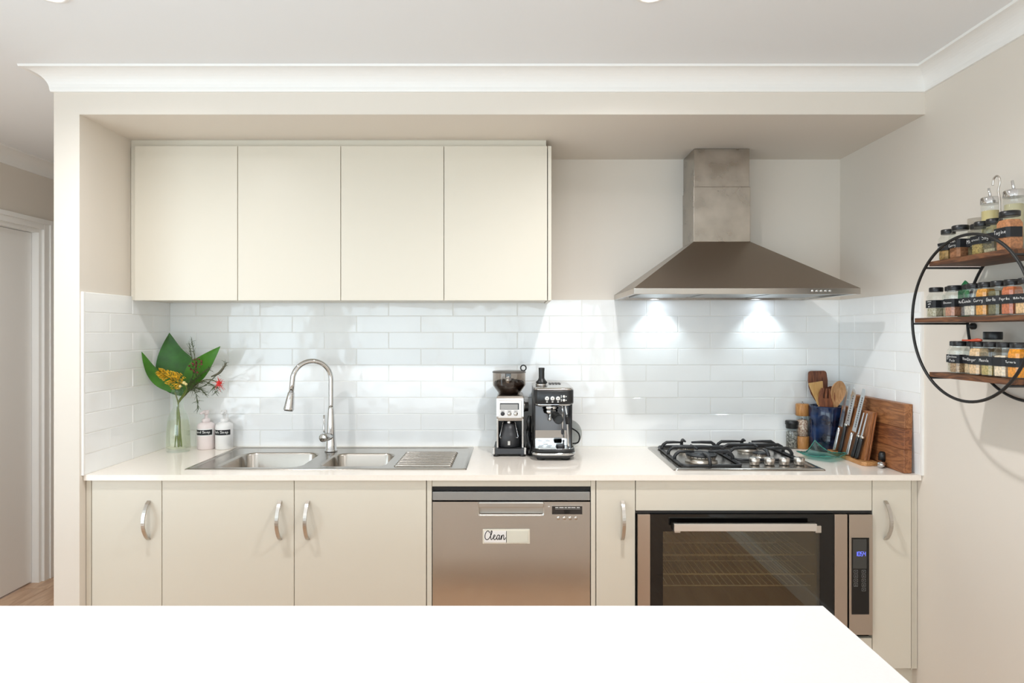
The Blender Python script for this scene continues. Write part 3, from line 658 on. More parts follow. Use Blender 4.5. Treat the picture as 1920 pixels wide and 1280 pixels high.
def trivet(x0, x1, y0, y1, cells, cx):
    g = MB(); zf, zt = zk+.004, zk+.038; r = .0052
    fr = rrect(x0, x1, y0, y1, .03, zf, 5); g.tube(fr+[fr[0], fr[1]], .0066, 6)
    def fing(a, b, dirv, reach):
        p = [Vector((a,b,zf)), Vector((a,b,zf+.014)), Vector((a,b,zf+.024))+Vector(dirv)*.006, Vector((a,b,zt))+Vector(dirv)*.02, Vector((a,b,zt+.001))+Vector(dirv)*(reach*.6), Vector((a,b,zt))+Vector(dirv)*reach]
        g.tube(p, [.0082,.0080,.0078,.0074,.0062,.0044], 6)
    ym = (y0+y1)/2+.01
    # centre bar from side to side
    g.tube([(x0,ym,zf),(x0,ym,zf+.014),(x0+.006,ym,zf+.024),(x0+.022,ym,zt),(x1-.022,ym,zt),(x1-.006,ym,zf+.024),(x1,ym,zf+.014),(x1,ym,zf)], .0078, 6)
    for cy, rr in cells:
        fing(x0, cy, (1,0,0), cx-x0-rr); fing(x1, cy, (-1,0,0), x1-cx-rr)
    c0, c1 = cells
    fing(cx, y0, (0,1,0), c0[0]-y0-c0[1]); fing(cx, y1, (0,-1,0), y1-c1[0]-c1[1])
    g.tube([(cx,ym-.05,zt),(cx,ym,zt),(cx,ym+.05,zt)], [.0042,.0070,.0042], 6)
    return g.build('trivet', M_IRON, t)
trivet(.672, .912, 2.502, 2.925, [(2.62,.030),(2.84,.022)], .782)
trivet(.925, 1.190, 2.615, 2.925, [(2.695,.022),(2.86,.022)], 1.06)
for px in (1416, 1444, 1472, 1500):
    kx = X(px, 2.545); k_ = MB().lathe([(.019,.0),(.019,.006),(.0205,.008),(.0205,.026),(.018,.028),(0,.0285)], (kx,2.552,zk-.003+.002), 28).build('knob', M_SATIN, t)
    MB().lathe([(.016,-.004),(.016,.002)], (kx,2.552,zk-.001), 20).build('knob_collar', M_BLACK, k_)
    MB().box(kx-.0012, kx+.0012, 2.552-.019, 2.552+.0, zk+.0275, zk+.029).build('knob_mark', M_DGREY, k_)

# ------------------------------------------------------------------ island benchtop in the foreground
t = thing('kitchen_island', 'white stone kitchen island in the foreground', 'island', (-.7, .8, 0))
MB().box(-2.05, .615, .34, 1.252, .86, .8985).build('benchtop', M_ISLAND, t, .002)
MB().box(-2.0, .585, .62, 1.205, .12, .86).build('body', M_TRIM, t)
MB().box(-1.96, .55, .66, 1.16, 0, .12).build('plinth', M_TRIM, t)
for k in range(5):
    a = -2.0+k*.517; MB().box(a+.0015, a+.5155, 1.205, 1.223, .125, .855).build('door', M_TRIM, t, .0012)

# ------------------------------------------------------------------ vase with flowers
vx, vy = -1.519, 2.872
t = thing('glass_vase', 'clear glass carafe vase of water in the tiled corner', 'vase', (vx,vy,ZBT))
prof = [(.0,.004),(.045,.0),(.0515,.004),(.0525,.014),(.0515,.06),(.0495,.11),(.0445,.148),(.034,.176),(.0235,.195),(.0215,.208),(.0235,.235),(.031,.265),(.0375,.282)]
M_VASE = glass('vase_glass', (252,254,252), 1.42, .01)
MB().lathe(prof+[(.0362,.2825),(.0300,.266),(.0222,.235),(.0202,.208),(.0222,.196),(.0325,.177),(.043,.148),(.048,.11),(.05,.06),(.051,.016),(.0,.012)], (vx,vy,ZBT+.0005), 40, cap0=False, cap1=False).build('glass_body', M_VASE, t)
MB().lathe([(.0,.013),(.0495,.017),(.0485,.06),(.0466,.11),(.0425,.14),(.0,.1405)], (vx,vy,ZBT), 36).build('water', glass('water', (253,253,246), 1.10, .01), t)
M_STEM = mat('green_stem', (112,128,52), .5)
M_LEAF = mat('dark_green_leaf', (40,94,14), .45, var=.25, vscale=14, bump=.1, bscale=60)
M_LEAF2 = mat('fresh_green_leaf', (62,120,22), .45, var=.25, vscale=14, bump=.1, bscale=60)
def leaf(m, pts, W, nrm, peak=.42, fold=.18, th=.0007):
    c = bez(pts, 8); n = len(c); nrm = Vector(nrm); top = []
    for i, p in enumerate(c):
        tt = i/(n-1); tg = (c[min(i+1,n-1)]-c[max(i-1,0)]).normalized(); sd = tg.cross(nrm).normalized(); nn = sd.cross(tg).normalized()
        x = tt**(math.log(.5)/math.log(peak)); wd = W*max(.012, math.sin(PI*min(x,.995))**1.15*(1-.25*tt**3))
        wob = .04*W*math.sin(9*tt)
        top.append([p-sd*wd+nn*(wd*fold+wob), p-sd*wd*.5+nn*(wd*fold*.35), p, p+sd*wd*.5+nn*(wd*fold*.35), p+sd*wd+nn*(wd*fold-wob)])
    vs = [v for r in top for v in r]; vb = []
    for i, r in enumerate(top):
        vb += [v+nrm*(-th) for v in r]
    fs = [(i*5+k, i*5+k+1, i*5+k+6, i*5+k+5) for i in range(n-1) for k in range(4)]; N = len(vs)
    fb = [tuple(N+j for j in f[::-1]) for f in fs]
    m.add(vs+vb, fs+fb, True)
def P3(px, py, Y): return (X(px,Y), Y, Z(py,Y))
neck = (vx, vy, ZBT+.215)
def sprig(name, label, cat='flower'): return thing(name, label, cat, (vx,vy,ZBT+.02), 'cut flowers and foliage in the vase')
inb = lambda dx, dy: (vx+dx, vy+dy, ZBT+.02)
t = sprig('broad_leaf', 'broad dark green leaf standing upright at the centre of the vase', 'leaf')
m = MB(); leaf(m, [P3(342,742,2.87), P3(334,705,2.875), P3(322,664,2.88), P3(317.5,624,2.87)], .088, (.25,-1,.12), .40, .12); m.build('leaf_blade', M_LEAF, t)
MB().tube(bez([inb(.012,.005), (vx+.004,vy,ZBT+.15), neck, P3(342,742,2.87)]), .0035, 8).build('stem', M_STEM, t)
t = sprig('broad_leaf', 'broad green leaf leaning left toward the tiled nib wall', 'leaf')
m = MB(); leaf(m, [P3(328,735,2.85), P3(303,712,2.82), P3(283,690,2.78), P3(265.5,659.5,2.745)], .040, (-.3,-1,.35), .45, .16); m.build('leaf_blade', M_LEAF2, t)
MB().tube(bez([inb(-.01,-.01), (vx-.003,vy,ZBT+.15), neck, P3(328,735,2.85)]), .003, 8).build('stem', M_STEM, t)
t = sprig('broad_leaf', 'broad green leaf pointing right above the soap bottles', 'leaf')
m = MB(); leaf(m, [P3(345,738,2.86), P3(362,705,2.86), P3(384,680,2.85), P3(413,649,2.84)], .048, (.35,-1,.3), .5, .16); m.build('leaf_blade', M_LEAF2, t)
MB().tube(bez([inb(.006,-.008), (vx+.006,vy,ZBT+.15), neck, P3(345,738,2.86)]), .003, 8).build('stem', M_STEM, t)
# yellow grevillea
t = sprig('yellow_flower', 'yellow spiky grevillea flower drooping over the vase rim')
a, b = Vector(P3(345,722,2.80)), Vector(P3(297,696,2.785)); ax = (b-a).normalized(); fm = MB(); rnd = random.Random(3)
u = ax.orthogonal().normalized(); v = ax.cross(u)
for k in range(150):
    s = rnd.random()**.85; an = rnd.uniform(0, 2*PI); d = u*math.cos(an)+v*math.sin(an); rr = .034*(1-s*.72)*(.55+.45*min(1,s*5))
    p0 = a+(b-a)*s+d*rr*.3; p1 = p0+d*rr*.6+ax*.008; p2 = p0+d*rr*1.1+ax*.012; p3 = p2-d*.003-ax*.009+Vector((rnd.uniform(-.004,.004),0,rnd.uniform(-.004,.004)))
    fm.tube([p0,p1,p2,p3], [.0010,.0010,.0009,.0015], 5)
fo = fm.build('florets', mat('yellow_petals', (230,178,36), .5, var=.3, vscale=40), t); fo['kind'] = 'stuff'
MB().tube(bez([inb(-.004,.006), (vx-.006,vy,ZBT+.15), neck, tuple(a-ax*.01), tuple(b)]), .0026, 8).build('stem', M_STEM, t)
bu = MB()
for (px, py, r) in ((345,717.5,.0075),(349,720,.006),(338,724,.006)): bu.lathe([(0,-r),(r*.7,-r*.7),(r,0),(r*.7,r*.8),(0,r)], P3(px,py,2.775), 12)
bu.build('buds', mat('cream_bud', (224,206,140), .5), t)
# red spider flower
t = sprig('red_flower', 'red spidery flower on a drooping stem right of the vase')
c = Vector(P3(411,719,2.80)); fm = MB()
for k in range(46):
    d = Vector((rnd.gauss(0,1), rnd.gauss(-.3,.7), rnd.gauss(0,1))).normalized(); L = rnd.uniform(.016,.036)
    fm.tube([c+d*.002, c+d*L*.6+Vector((0,0,.002)), c+d*L+Vector((0,0,rnd.uniform(-.004,.003)))], [.0007,.0006,.0008], 4)
fo = fm.build('styles', mat('pink_red_styles', (214,70,70), .5), t); fo['kind'] = 'stuff'
pm = MB()
for k in range(20):
    d = Vector((rnd.gauss(0,1), rnd.gauss(-.3,.6), rnd.gauss(0,1))).normalized(); pm.tube([c, c+d*.007, c+d*.014], [.003,.0034,.0014], 6)
pm.build('petals', mat('red_petals', (228,52,48), .45), t)
MB().tube(bez([inb(.008,.008), (vx+.008,vy,ZBT+.15), neck, P3(372,718,2.83), P3(395,712,2.81), tuple(c)]), [.0022]*65+[.0022]*16, 6).build('stem', mat('brown_green_stem', (86,84,46), .6), t)
nm = MB()
for k in range(16):
    p = Vector(P3(403+rnd.uniform(-4,6), 728+rnd.uniform(-4,6), 2.80)); nm.tube([p, p+Vector((rnd.uniform(-.03,.02), rnd.uniform(-.01,.01), -rnd.uniform(.01,.035)))], [.0013,.0004], 4)
M_NEEDLE = mat('needle_green', (74,84,48), .55)
q = nm.build('needles', M_NEEDLE, t); q['kind'] = 'stuff'
# wattle-like needle sprig with brown buds
t = sprig('needle_sprig', 'fine needle-leaved sprig with dark red buds behind the flowers', 'foliage')
nm = MB(); base = Vector(P3(350,728,2.83))
axes = [((350,728),(362,700),(356,650)),((350,728),(372,705),(392,690)),((352,728),(385,722),(425,680)),((350,730),(372,728),(385,738)),((350,730),(366,735),(372,766)),((352,726),(368,700),(360,640)),((352,730),(380,715),(405,726))]
for (p0,p1,p2) in axes:
    pts = bez([P3(*p0,2.84), P3(*p1,2.82), P3(*p2,2.80)], 8); nm.tube(pts, [.0014]*len(pts), 5)
    for i in range(2, len(pts)):
        for _ in range(3):
            tg = (pts[i]-pts[i-1]).normalized(); d = (tg*1.1+Vector((rnd.gauss(0,.6), rnd.gauss(0,.5), rnd.gauss(0,.6)))).normalized()
            nm.tube([pts[i], pts[i]+d*rnd.uniform(.014,.030)], [.0011,.0004], 4)
for k in range(40):
    p = Vector(P3(352+rnd.uniform(-6,24), 722+rnd.uniform(-10,12), 2.81)); d = Vector((rnd.uniform(-.3,1), rnd.uniform(-.5,.1), rnd.uniform(-.5,.8))).normalized()
    nm.tube([p, p+d*rnd.uniform(.02,.04)], [.0011,.0004], 4)
q = nm.build('needles', M_NEEDLE, t); q['kind'] = 'stuff'
bm_ = MB()
for k in range(26):
    p = Vector(P3(368+rnd.gauss(0,6), 682+rnd.gauss(0,7), 2.80+rnd.uniform(-.01,.01))); r = rnd.uniform(.003,.0055)
    bm_.lathe([(0,-r),(r*.75,-r*.6),(r,0),(r*.7,r*.7),(0,r)], tuple(p), 8)
q = bm_.build('buds', mat('dark_red_buds', (96,44,32), .55, var=.4, vscale=60), t); q['kind'] = 'stuff'
cat_ = bez([P3(396,706,2.81), P3(412,698,2.80), P3(424,681,2.79)], 10)
MB().tube(cat_, [.0025+.0028*math.sin(PI*i/20) for i in range(21)], 8).build('catkin', mat('grey_catkin', (96,92,74), .8, bump=.8, bscale=300), t)
MB().tube(bez([inb(.0,.012), (vx+.002,vy+.002,ZBT+.15), neck, tuple(base)]), .002, 6).build('stem', M_STEM, t)

# ------------------------------------------------------------------ soap bottles
def soap(px, label, text, tint):
    sx, sy = X(px, 2.93), 2.935; t = thing('soap_bottle', label, 'soap bottle', (sx,sy,ZBT), 'soap pump bottles')
    mt = mat('soap_white_'+('pink' if tint else 'plain'), (240,228,226) if tint else (241,240,238), .32)
    MB().lathe([(.034,0),(.0385,.004),(.0385,.105),(.036,.115),(.026,.122),(.015,.124)], (sx,sy,ZBT), 36).build('body', mt, t)
    MB().lathe([(.0175,.122),(.0175,.138),(.012,.141),(.007,.143),(.007,.160)], (sx,sy,ZBT), 24).build('collar', mt, t)
    pm = MB(); z = ZBT+.160
    pm.lathe([(.010,0),(.013,.004),(.013,.016),(.010,.019)], (sx,sy,z), 20)
    pm.tube([(sx,sy,z+.010),(sx+(-.004 if tint else .003),sy-.02,z+.011),(sx+(-.010 if tint else .006),sy-.036,z+.007)], [.0085,.007,.0045], 10)
    pm.build('pump_head', mt, t)
    z0, z1, r = ZBT+.068, ZBT+.092, .0390
    def arc(a0, a1, z0, z1, r, n=16):
        mm = MB(); vs = []
        for i in range(n+1):
            a = a0+(a1-a0)*i/n
            for (rr, zz) in ((r,z0),(r,z1)): vs.append((sx+rr*math.sin(a), sy-rr*math.cos(a), zz))
        return mm.add(vs, [(i*2,i*2+2,i*2+3,i*2+1) for i in range(n)], True)
    wl_ = arc(-1.35, 1.35, z0-.005, z1+.005, r-.0002).build('label_border', M_WHITE, t)
    lb = arc(-1.15, 1.15, z0, z1, r).build('label', M_LABEL, t)
    lettering(text, .074, .016, .0016, lambda u, v: (sx+(r+.0006)*math.sin(u/r), sy-(r+.0006)*math.cos(u/r), (z0+z1)/2+v)).build('lettering', M_INK, lb)
soap(385.5, 'white pump bottle labelled Hand Soap, next to the vase', 'Hand Soap', True)
soap(419.5, 'white pump bottle labelled Dish Soap, beside the sink corner', 'Dish Soap', False)

# ------------------------------------------------------------------ coffee grinder
gx, gy = -.0155, 2.845
M_GST = mat('grinder_steel', (196,190,184), .26, 1, bump=.03, bscale=300, stretch=(.05,1,1))
def gx_(p, Y=2.76): return X(p, Y)
def gz(p, Y=2.76): return Z(p, Y)
t = thing('coffee_grinder', 'stainless coffee grinder with smoked bean hopper, left of the espresso machine', 'coffee grinder', (gx,gy,ZBT))
# base with feet
bm_ = MB(); x0, x1 = gx_(924,2.75), gx_(986.5,2.75)
bm_.hexa([(x0,2.745,ZBT+.009),(x1,2.745,ZBT+.009),(x1-.004,2.945,ZBT+.009),(x0+.004,2.945,ZBT+.009)], [(x0+.003,2.748,ZBT+.034),(x1-.003,2.748,ZBT+.034),(x1-.006,2.945,ZBT+.034),(x0+.006,2.945,ZBT+.034)])
bs = bm_.build('base', M_DGREY, t, .004)
for a in (x0+.016, x1-.016):
    for yy in (2.76, 2.925): MB().lathe([(.014,0),(.014,.012)], (a,yy,ZBT+.0005), 16).build('foot', M_BLACK, bs)
for s in (0, 1):
    a = x0-.001 if s == 0 else x1-.009
    MB().box(a, a+.010, 2.743, 2.765, ZBT+.010, ZBT+.040).build('corner_plate', M_GST, bs, .002)
hw0, hw1 = gx_(931), gx_(982)
# column: two side walls and the back
for a in ((hw0, hw0+.008), (hw1-.008, hw1)):
    MB().prism([(2.765,ZBT+.034),(2.945,ZBT+.034),(2.945,gz(770)),(2.765,gz(785))], a[0], a[1], 'X').build('side_wall', M_GST, t, .0015)
MB().box(hw0+.008, hw1-.008, 2.86, 2.945, ZBT+.034, gz(770)).build('back_column', M_BLACK, t)
# head
z0, z1 = gz(790), gz(744)
hm = MB().loft([[(hw0+.006,2.772,z0),(hw1-.006,2.772,z0),(hw1-.006,2.945,z0),(hw0+.006,2.945,z0)],
  [(hw0-.001,2.760,z0+.020),(hw1+.001,2.760,z0+.020),(hw1+.001,2.945,z0+.020),(hw0-.001,2.945,z0+.020)],
  [(hw0-.001,2.764,z1-.006),(hw1+.001,2.764,z1-.006),(hw1+.001,2.945,z1-.006),(hw0-.001,2.945,z1-.006)],
  [(hw0+.004,2.772,z1+.004),(hw1-.004,2.772,z1+.004),(hw1-.004,2.94,z1+.004),(hw0+.004,2.94,z1+.004)]], False, True, True)
hd_ = hm.build('head', M_GST, t, .002)
yf = 2.7605
MB().box(gx_(934.5), gx_(978.5), yf-.003, yf+.004, gz(786)+.006, gz(750)).build('fascia', mat('pale_steel', (214,206,200), .35, 1), hd_, .0015)
MB().box(gx_(937.5), gx_(973), yf-.0042, yf-.002, gz(767.5), gz(755.5)).build('lcd_frame', M_DGREY, hd_)
MB().box(gx_(938.5), gx_(971), yf-.0050, yf-.003, gz(767), gz(757.5)).build('lcd', mat('lcd_silver', (160,158,154), .25), hd_)
for i, px in enumerate((942.5, 955, 967)):
    b = MB().lathe([(.0085,0),(.0085,-.004),(.007,-.006),(0,-.006)], (gx_(px), yf-.003, gz(775.3)), 20, 'Y').build('button', M_DGREY if i == 0 else M_SATIN, hd_)
    MB().torus((gx_(px), yf-.0055, gz(775.3)), .0080, .0011, 'Y', 24, 6).build('button_ring', M_DGREY, b)
    MB().box(gx_(px-3.4), gx_(px+3.4), yf-.0036, yf-.003, gz(770.6), gz(769.6)).build('button_legend', mat('legend_dark', (110,106,102), .6), hd_)
k_ = MB().lathe([(.024,0),(.024,.004),(.021,.006),(.0205,.018),(.018,.020),(0,.020)], (hw1+.001, 2.80, gz(764)), 28, 'X').build('grind_dial', M_GST, t)
# outlet, cradle, grounds container
MB().lathe([(.0125,0),(.0115,-.015)], (gx,2.79,z0), 20).build('outlet', M_CHROME, t)
cc = MB().lathe([(.045,.0),(.050,.006),(.051,.040),(.049,.052),(.046,.058),(.036,.080),(.030,.104)], (gx,2.808,ZBT+.035), 32)
co = cc.build('grounds_container', M_DGREY, t)
MB().torus((gx,2.792,ZBT+.082), .0155, .0022, 'Y', 16, 6, PI+.35, 2*PI-.35).build('clip_ring', M_CHROME, co)
MB().box(gx-.0055, gx+.0055, 2.7550, 2.7585, ZBT+.048, ZBT+.066).build('clip_tab', M_SATIN, co, .001)
for s in (-1, 1):
    MB().tube([(gx+s*.026,2.775,z0-.003),(gx+s*.040,2.765,ZBT+.085),(gx+s*.038,2.765,ZBT+.079),(gx+s*.030,2.766,ZBT+.080)], .0016, 6).build('cradle_wire', M_CHROME, t)
# hopper
yh = 2.85; hc = (gx, yh, 0); zl = Z(697,yh)
MB().lathe([(.047,z1+.003),(.046,Z(739.5,yh)),(.044,Z(739,yh))], hc, 36).build('collar', M_GST, t)
M_SMOKE = glass('smoked_hopper', (206,198,190), 1.45, .03)
zb, zm = Z(740,yh), Z(722,yh)
ho = MB().lathe([(.036,zb),(.0445,zb+.004),(.0725,zm),(.0735,zm+.004),(.0735,zl-.004)], hc, 44, cap0=False, cap1=False).build('hopper', M_SMOKE, t)
MB().lathe([(.0,zl-.003),(.0755,zl-.003),(.0755,zl+.002),(.072,zl+.005),(.03,zl+.008),(0,zl+.008)], hc, 44).build('lid', mat('smoked_lid', (92,86,80), .2), ho)
MB().torus((gx+.064, yh-.02, zl+.019), .0122, .0030, 'Y', 28, 8).build('lid_ring', M_BLACK, ho)
be = MB(); rnd = random.Random(5)
be.lathe([(.034,zb+.002),(.042,zb+.006),(.068,zm),(.068,zm+.014),(.055,zm+.022),(.03,zm+.027),(0,zm+.026)], hc, 30)
for k in range(190):
    rr = .064*math.sqrt(rnd.random()); a = rnd.uniform(0, 2*PI); h = zm+.014+.013*(1-rr/.064)+rnd.uniform(0,.004); L = .0052
    d = Vector((rnd.gauss(0,1), rnd.gauss(0,1), rnd.gauss(0,.5))).normalized(); p = Vector((gx+rr*math.cos(a), yh+rr*math.sin(a), h))
    be.tube([p-d*L, p-d*L*.6, p, p+d*L*.6, p+d*L], [.001,.0029,.0036,.0029,.001], 6)
b = be.build('coffee_beans', mat('roasted_beans', (48,30,20), .4, var=.3, vscale=90), t); b['kind'] = 'stuff'
MB().lathe([(.0125,zm-.002),(.0125,zl-.004)], (gx-.004, yh-.055, 0), 20).build('hopper_spindle', M_CHROME, ho)

# ------------------------------------------------------------------ espresso machine
yf = 2.655
def ex_(p, Y=yf): return X(p, Y)
def ez(p, Y=yf): return Z(p, Y)
ecx = ex_(1038.5, 2.66)
t = thing('espresso_machine', 'compact chrome and black espresso machine on the bench right of the grinder', 'coffee machine', (ecx,2.8,ZBT))
bx0, bx1 = ex_(1002), ex_(1073.5)
# feet and base
def D(w_, y0, y1, z, r=.03, n=6): return rrect(ecx-w_/2, ecx+w_/2, y0, y1, r, z, n)
fm = MB().loft([D(.150,2.665,2.94,ZBT+.0075,.04), D(.172,2.655,2.945,ZBT+.015,.045), D(.184,2.648,2.945,ZBT+.022,.05)], True, True, True).build('foot_base', M_DGREY, t)
for s in (-1, 1):
    for yy in (2.69, 2.90): MB().lathe([(.018,0),(.021,.010)], (ecx+s*.052, yy, ZBT+.0005), 20).build('foot', M_BLACK, fm)
MB().loft([D(.184,2.648,2.945,ZBT+.0225,.05), D(.187,2.646,2.945,ZBT+.026,.05), D(.186,2.646,2.945,ZBT+.034,.05)], True, True, True).build('chrome_band', M_CHROME, t)
MB().loft([D(.182,2.649,2.945,ZBT+.0345,.05), D(.182,2.649,2.945,ZBT+.044,.05), D(.177,2.652,2.94,ZBT+.047,.048)], True, True, True).build('drip_tray', M_BLACK, t)
pt = MB().loft([D(.172,2.656,2.80,ZBT+.0475,.045), D(.170,2.657,2.80,ZBT+.0505,.045)], True, True, True).build('drip_plate', M_CHROME, t)
for (a, yy) in ((-.055,2.70),(-.02,2.70),(.02,2.70),(-.05,2.735),(-.015,2.735),(.055,2.735),(-.03,2.765),(.03,2.765)):
    MB().loft([rrect(ecx+a-.011, ecx+a+.011, yy-.0035, yy+.0035, .0034, ZBT+.0507, 4), rrect(ecx+a-.0108, ecx+a+.0108, yy-.0033, yy+.0033, .0032, ZBT+.0509, 4)], False, True, True).build('drain_slot', M_GAP, pt)
MB().loft([rrect(ecx+.012, ecx+.050, 2.69, 2.735, .012, ZBT+.0508, 5), rrect(ecx+.014, ecx+.048, 2.692, 2.733, .012, ZBT+.060, 5)], True, True, True).build('tray_float', M_DGREY, pt)
# body shell: back block, side walls
zt = ez(731); zh = ez(757)
MB().box(bx0+.004, bx1-.004, 2.79, 2.945, ZBT+.047, zh-.012).build('back_panel', M_CHROME, t, .003)
MB().box(bx0+.006, bx1-.006, 2.784, 2.79, Z(806,2.79), zh-.014).build('splash_panel', mat('grey_panel', (140,140,142), .3, .6), t)
for s, a in ((0, bx0-.001), (1, bx1-.005)):
    MB().prism([(2.688,ZBT+.047),(2.945,ZBT+.047),(2.945,zh-.002),(2.675,zh-.002)], a, a+.006, 'X').build('side_panel', M_BLACK, t, .001)
# head
def H(w_, y0, z): return rrect(ecx-w_/2, ecx+w_/2, y0, 2.948, .03, z, 6)
wd = (bx1-bx0)+.006
MB().loft([H(wd, 2.648, zh), H(wd+.002, 2.646, zh+.006), H(wd+.002, 2.646, zt-.004), H(wd, 2.648, zt)], True, True, True).build('head', mat('espresso_black', (30,30,31), .3), t)
tp = MB().loft([H(wd+.001, 2.647, zt+.0005), H(wd-.001, 2.650, zt+.006), H(wd-.012, 2.664, zt+.010)], True, True, True).build('top_plate', mat('top_steel', (206,202,198), .18, 1), t)
for k in range(4): MB().box(ecx-.01+k*.014, ecx+.0+k*.014, 2.83, 2.90, zt+.0105, zt+.0125).build('vent_slot', M_DGREY, tp)
MB().loft([H(wd-.006, 2.654, zh-.0005), H(wd-.014, 2.664, zh-.010), H(wd-.040, 2.69, zh-.018)][::-1], True, True, True).build('underside', M_CHROME, t)
fp = 2.646
for px in (1025.7, 1036, 1046.3):
    b = MB().lathe([(.0088,0),(.0088,-.002),(.008,-.003),(0,-.003)], (ex_(px,fp), fp, Z(746.8,fp)), 24, 'Y').build('button', mat('white_button', (232,230,226), .35), t)  # plain white button colour
    MB().box(ex_(px-1.6,fp), ex_(px+1.6,fp), fp-.0008, fp, Z(754,fp), Z(752.4,fp)).build('button_legend', M_INK, b)
    MB().box(ex_(px-.9,fp), ex_(px+.9,fp), fp-.0036, fp-.003, Z(748.2,fp), Z(745.4,fp)).build('button_icon', mat('icon_grey', (150,150,150), .5), b)
for py in (743.2, 750.2):
    b = MB().lathe([(.0058,0),(.0058,-.002),(0,-.0028)], (ex_(1057.5,fp), fp, Z(py,fp)), 20, 'Y').build('button', MATS['white_button'], t)
    MB().box(ex_(1051.8,fp), ex_(1052.9,fp), fp-.0008, fp, Z(py+2.4,fp), Z(py-2.4,fp)).build('indicator', M_INK, b)
    MB().box(ex_(1061.3,fp), ex_(1062.5,fp), fp-.0008, fp, Z(py+1,fp), Z(py-1,fp)).build('button_legend', M_INK, b)
# group head and portafilter
gxx, gyy = ex_(1034,2.72), 2.725
MB().lathe([(.030,zh-.030),(.036,zh-.026),(.036,zh-.010)], (gxx-.004,gyy,0), 28).build('group_head', M_CHROME, t)
pf = thing('portafilter', 'chrome portafilter with stubby black handle locked in the espresso machine', 'portafilter', (gxx,gyy,zh-.05))
MB().lathe([(.010,zh-.064),(.018,zh-.050),(.030,zh-.046),(.033,zh-.031)], (gxx-.004,gyy,0), 28).build('basket', M_CHROME, pf)
MB().tube([(gxx-.004,gyy,zh-.060),(gxx-.006,gyy-.006,zh-.066),(gxx-.010,gyy-.012,zh-.078)], [.009,.008,.007], 12).build('spout', M_CHROME, pf)
MB().tube(bez([(gxx,gyy-.028,zh-.038), (gxx+.006,gyy-.05,zh-.042), (gxx+.016,gyy-.085,zh-.052), (gxx+.022,gyy-.118,zh-.058), (gxx+.022,gyy-.124,zh-.058)], 5), [.007]*4+[.009,.011,.013,.015,.017,.018,.019,.0195,.020,.020,.020,.020,.0195,.019,.018,.016,.010], 20).build('handle', mat('soft_black_handle', (17,19,18), .5), pf)
# steam wand and milk wand
MB().tube([(ex_(1055,2.70),2.70,zh-.012),(ex_(1055,2.70),2.698,zh-.03),(ex_(1054.5,2.695),2.69,Z(812,2.69))], [.006,.0048,.0042], 12).build('hot_water_wand', M_CHROME, t)
MB().lathe([(.004,0),(.0055,.004),(.0055,.018),(.004,.020)], (ex_(1054.5,2.69),2.69,Z(814,2.69)), 14).build('wand_tip', M_DGREY, t)
MB().tube(bez([(ex_(1058,2.69),2.69,zh-.008),(ex_(1061,2.68),2.675,zh-.02),(ex_(1063.5,2.67),2.668,Z(790,2.668)),(ex_(1065.5,2.668),2.668,Z(838,2.668))], 6), .0045, 12).build('steam_wand', M_CHROME, t)
MB().tube([(ex_(1062.7,2.669),2.669,Z(777,2.669)),(ex_(1063.3,2.669),2.669,Z(784,2.669)),(ex_(1064,2.668),2.668,Z(795,2.668))], [.0065,.0085,.0070], 14).build('wand_grip', M_BLACK, t)
# tamper on top
tx, ty = X(1015.5,2.75), 2.75; tz = zt+.0105
t = thing('coffee_tamper', 'black-handled tamper standing on top of the espresso machine', 'tamper', (tx,ty,tz))
MB().lathe([(.026,0),(.0265,.008),(.022,.011)], (tx,ty,tz), 28).build('base', M_CHROME, t)
MB().lathe([(.0245,.0112),(.025,.016),(.016,.026),(.0125,.034),(.0125,.060),(.0135,.076),(.012,.078),(0,.078)], (tx,ty,tz), 28).build('handle', M_BLACK, t)
# clear plastic lid leaning behind the machine
o = MB().lathe([(.063,0),(.064,.003),(.062,.006),(0,.006)], (X(1066,2.955), 2.974, ZBT+.066), 40).build('clear_plastic_disc', glass('clear_plastic', (226,226,224), 1.35, .06), origin=(X(1066,2.955), 2.974, ZBT+.066))
o.rotation_euler = (PI/2-.12, 0, 0); tag(o, 'clear round plastic lid leaning on tiles behind the espresso machine', 'lid')
o = MB().tube(bez([(X(1074,2.9),2.90,ZBT+.030), (X(1083,2.88),2.87,ZBT+.040), (X(1086.5,2.87),2.86,ZBT+.065), (X(1083,2.88),2.88,ZBT+.085), (X(1073,2.9),2.945,ZBT+.095)], 8), .0035, 8).build('power_cord', M_BLACK, origin=(X(1080,2.88),2.88,ZBT)); tag(o, 'black power cord looping out behind the espresso machine', 'cord')
# black coiled lead and plug between grinder and machine
t = thing('coiled_power_cord', 'bunched black power cord between grinder and espresso machine', 'cord', (X(993,2.79),2.79,ZBT))
cx = X(992.3,2.78); pts = []
for k in range(90):
    a = 2*PI*k/17.0; pts.append((cx+.005*math.sin(a*1.3)+.003*math.cos(k*.7), 2.79+.028*math.cos(a)+.004*math.sin(k), ZBT+.050+.044*math.sin(a)+.018*math.sin(k*.11)+.006))
MB().tube(pts, .0055, 8).build('lead', M_BLACK, t)
MB().tube([(cx+.001,2.762,ZBT+.175),(cx-.001,2.765,ZBT+.150),(cx,2.77,ZBT+.115)], [.008,.0115,.009], 14).build('plug', M_BLACK, t)
MB().tube([(cx,2.757,ZBT+.010),(cx,2.762,ZBT+.03)], [.011,.008], 12).build('tail', M_BLACK, t)

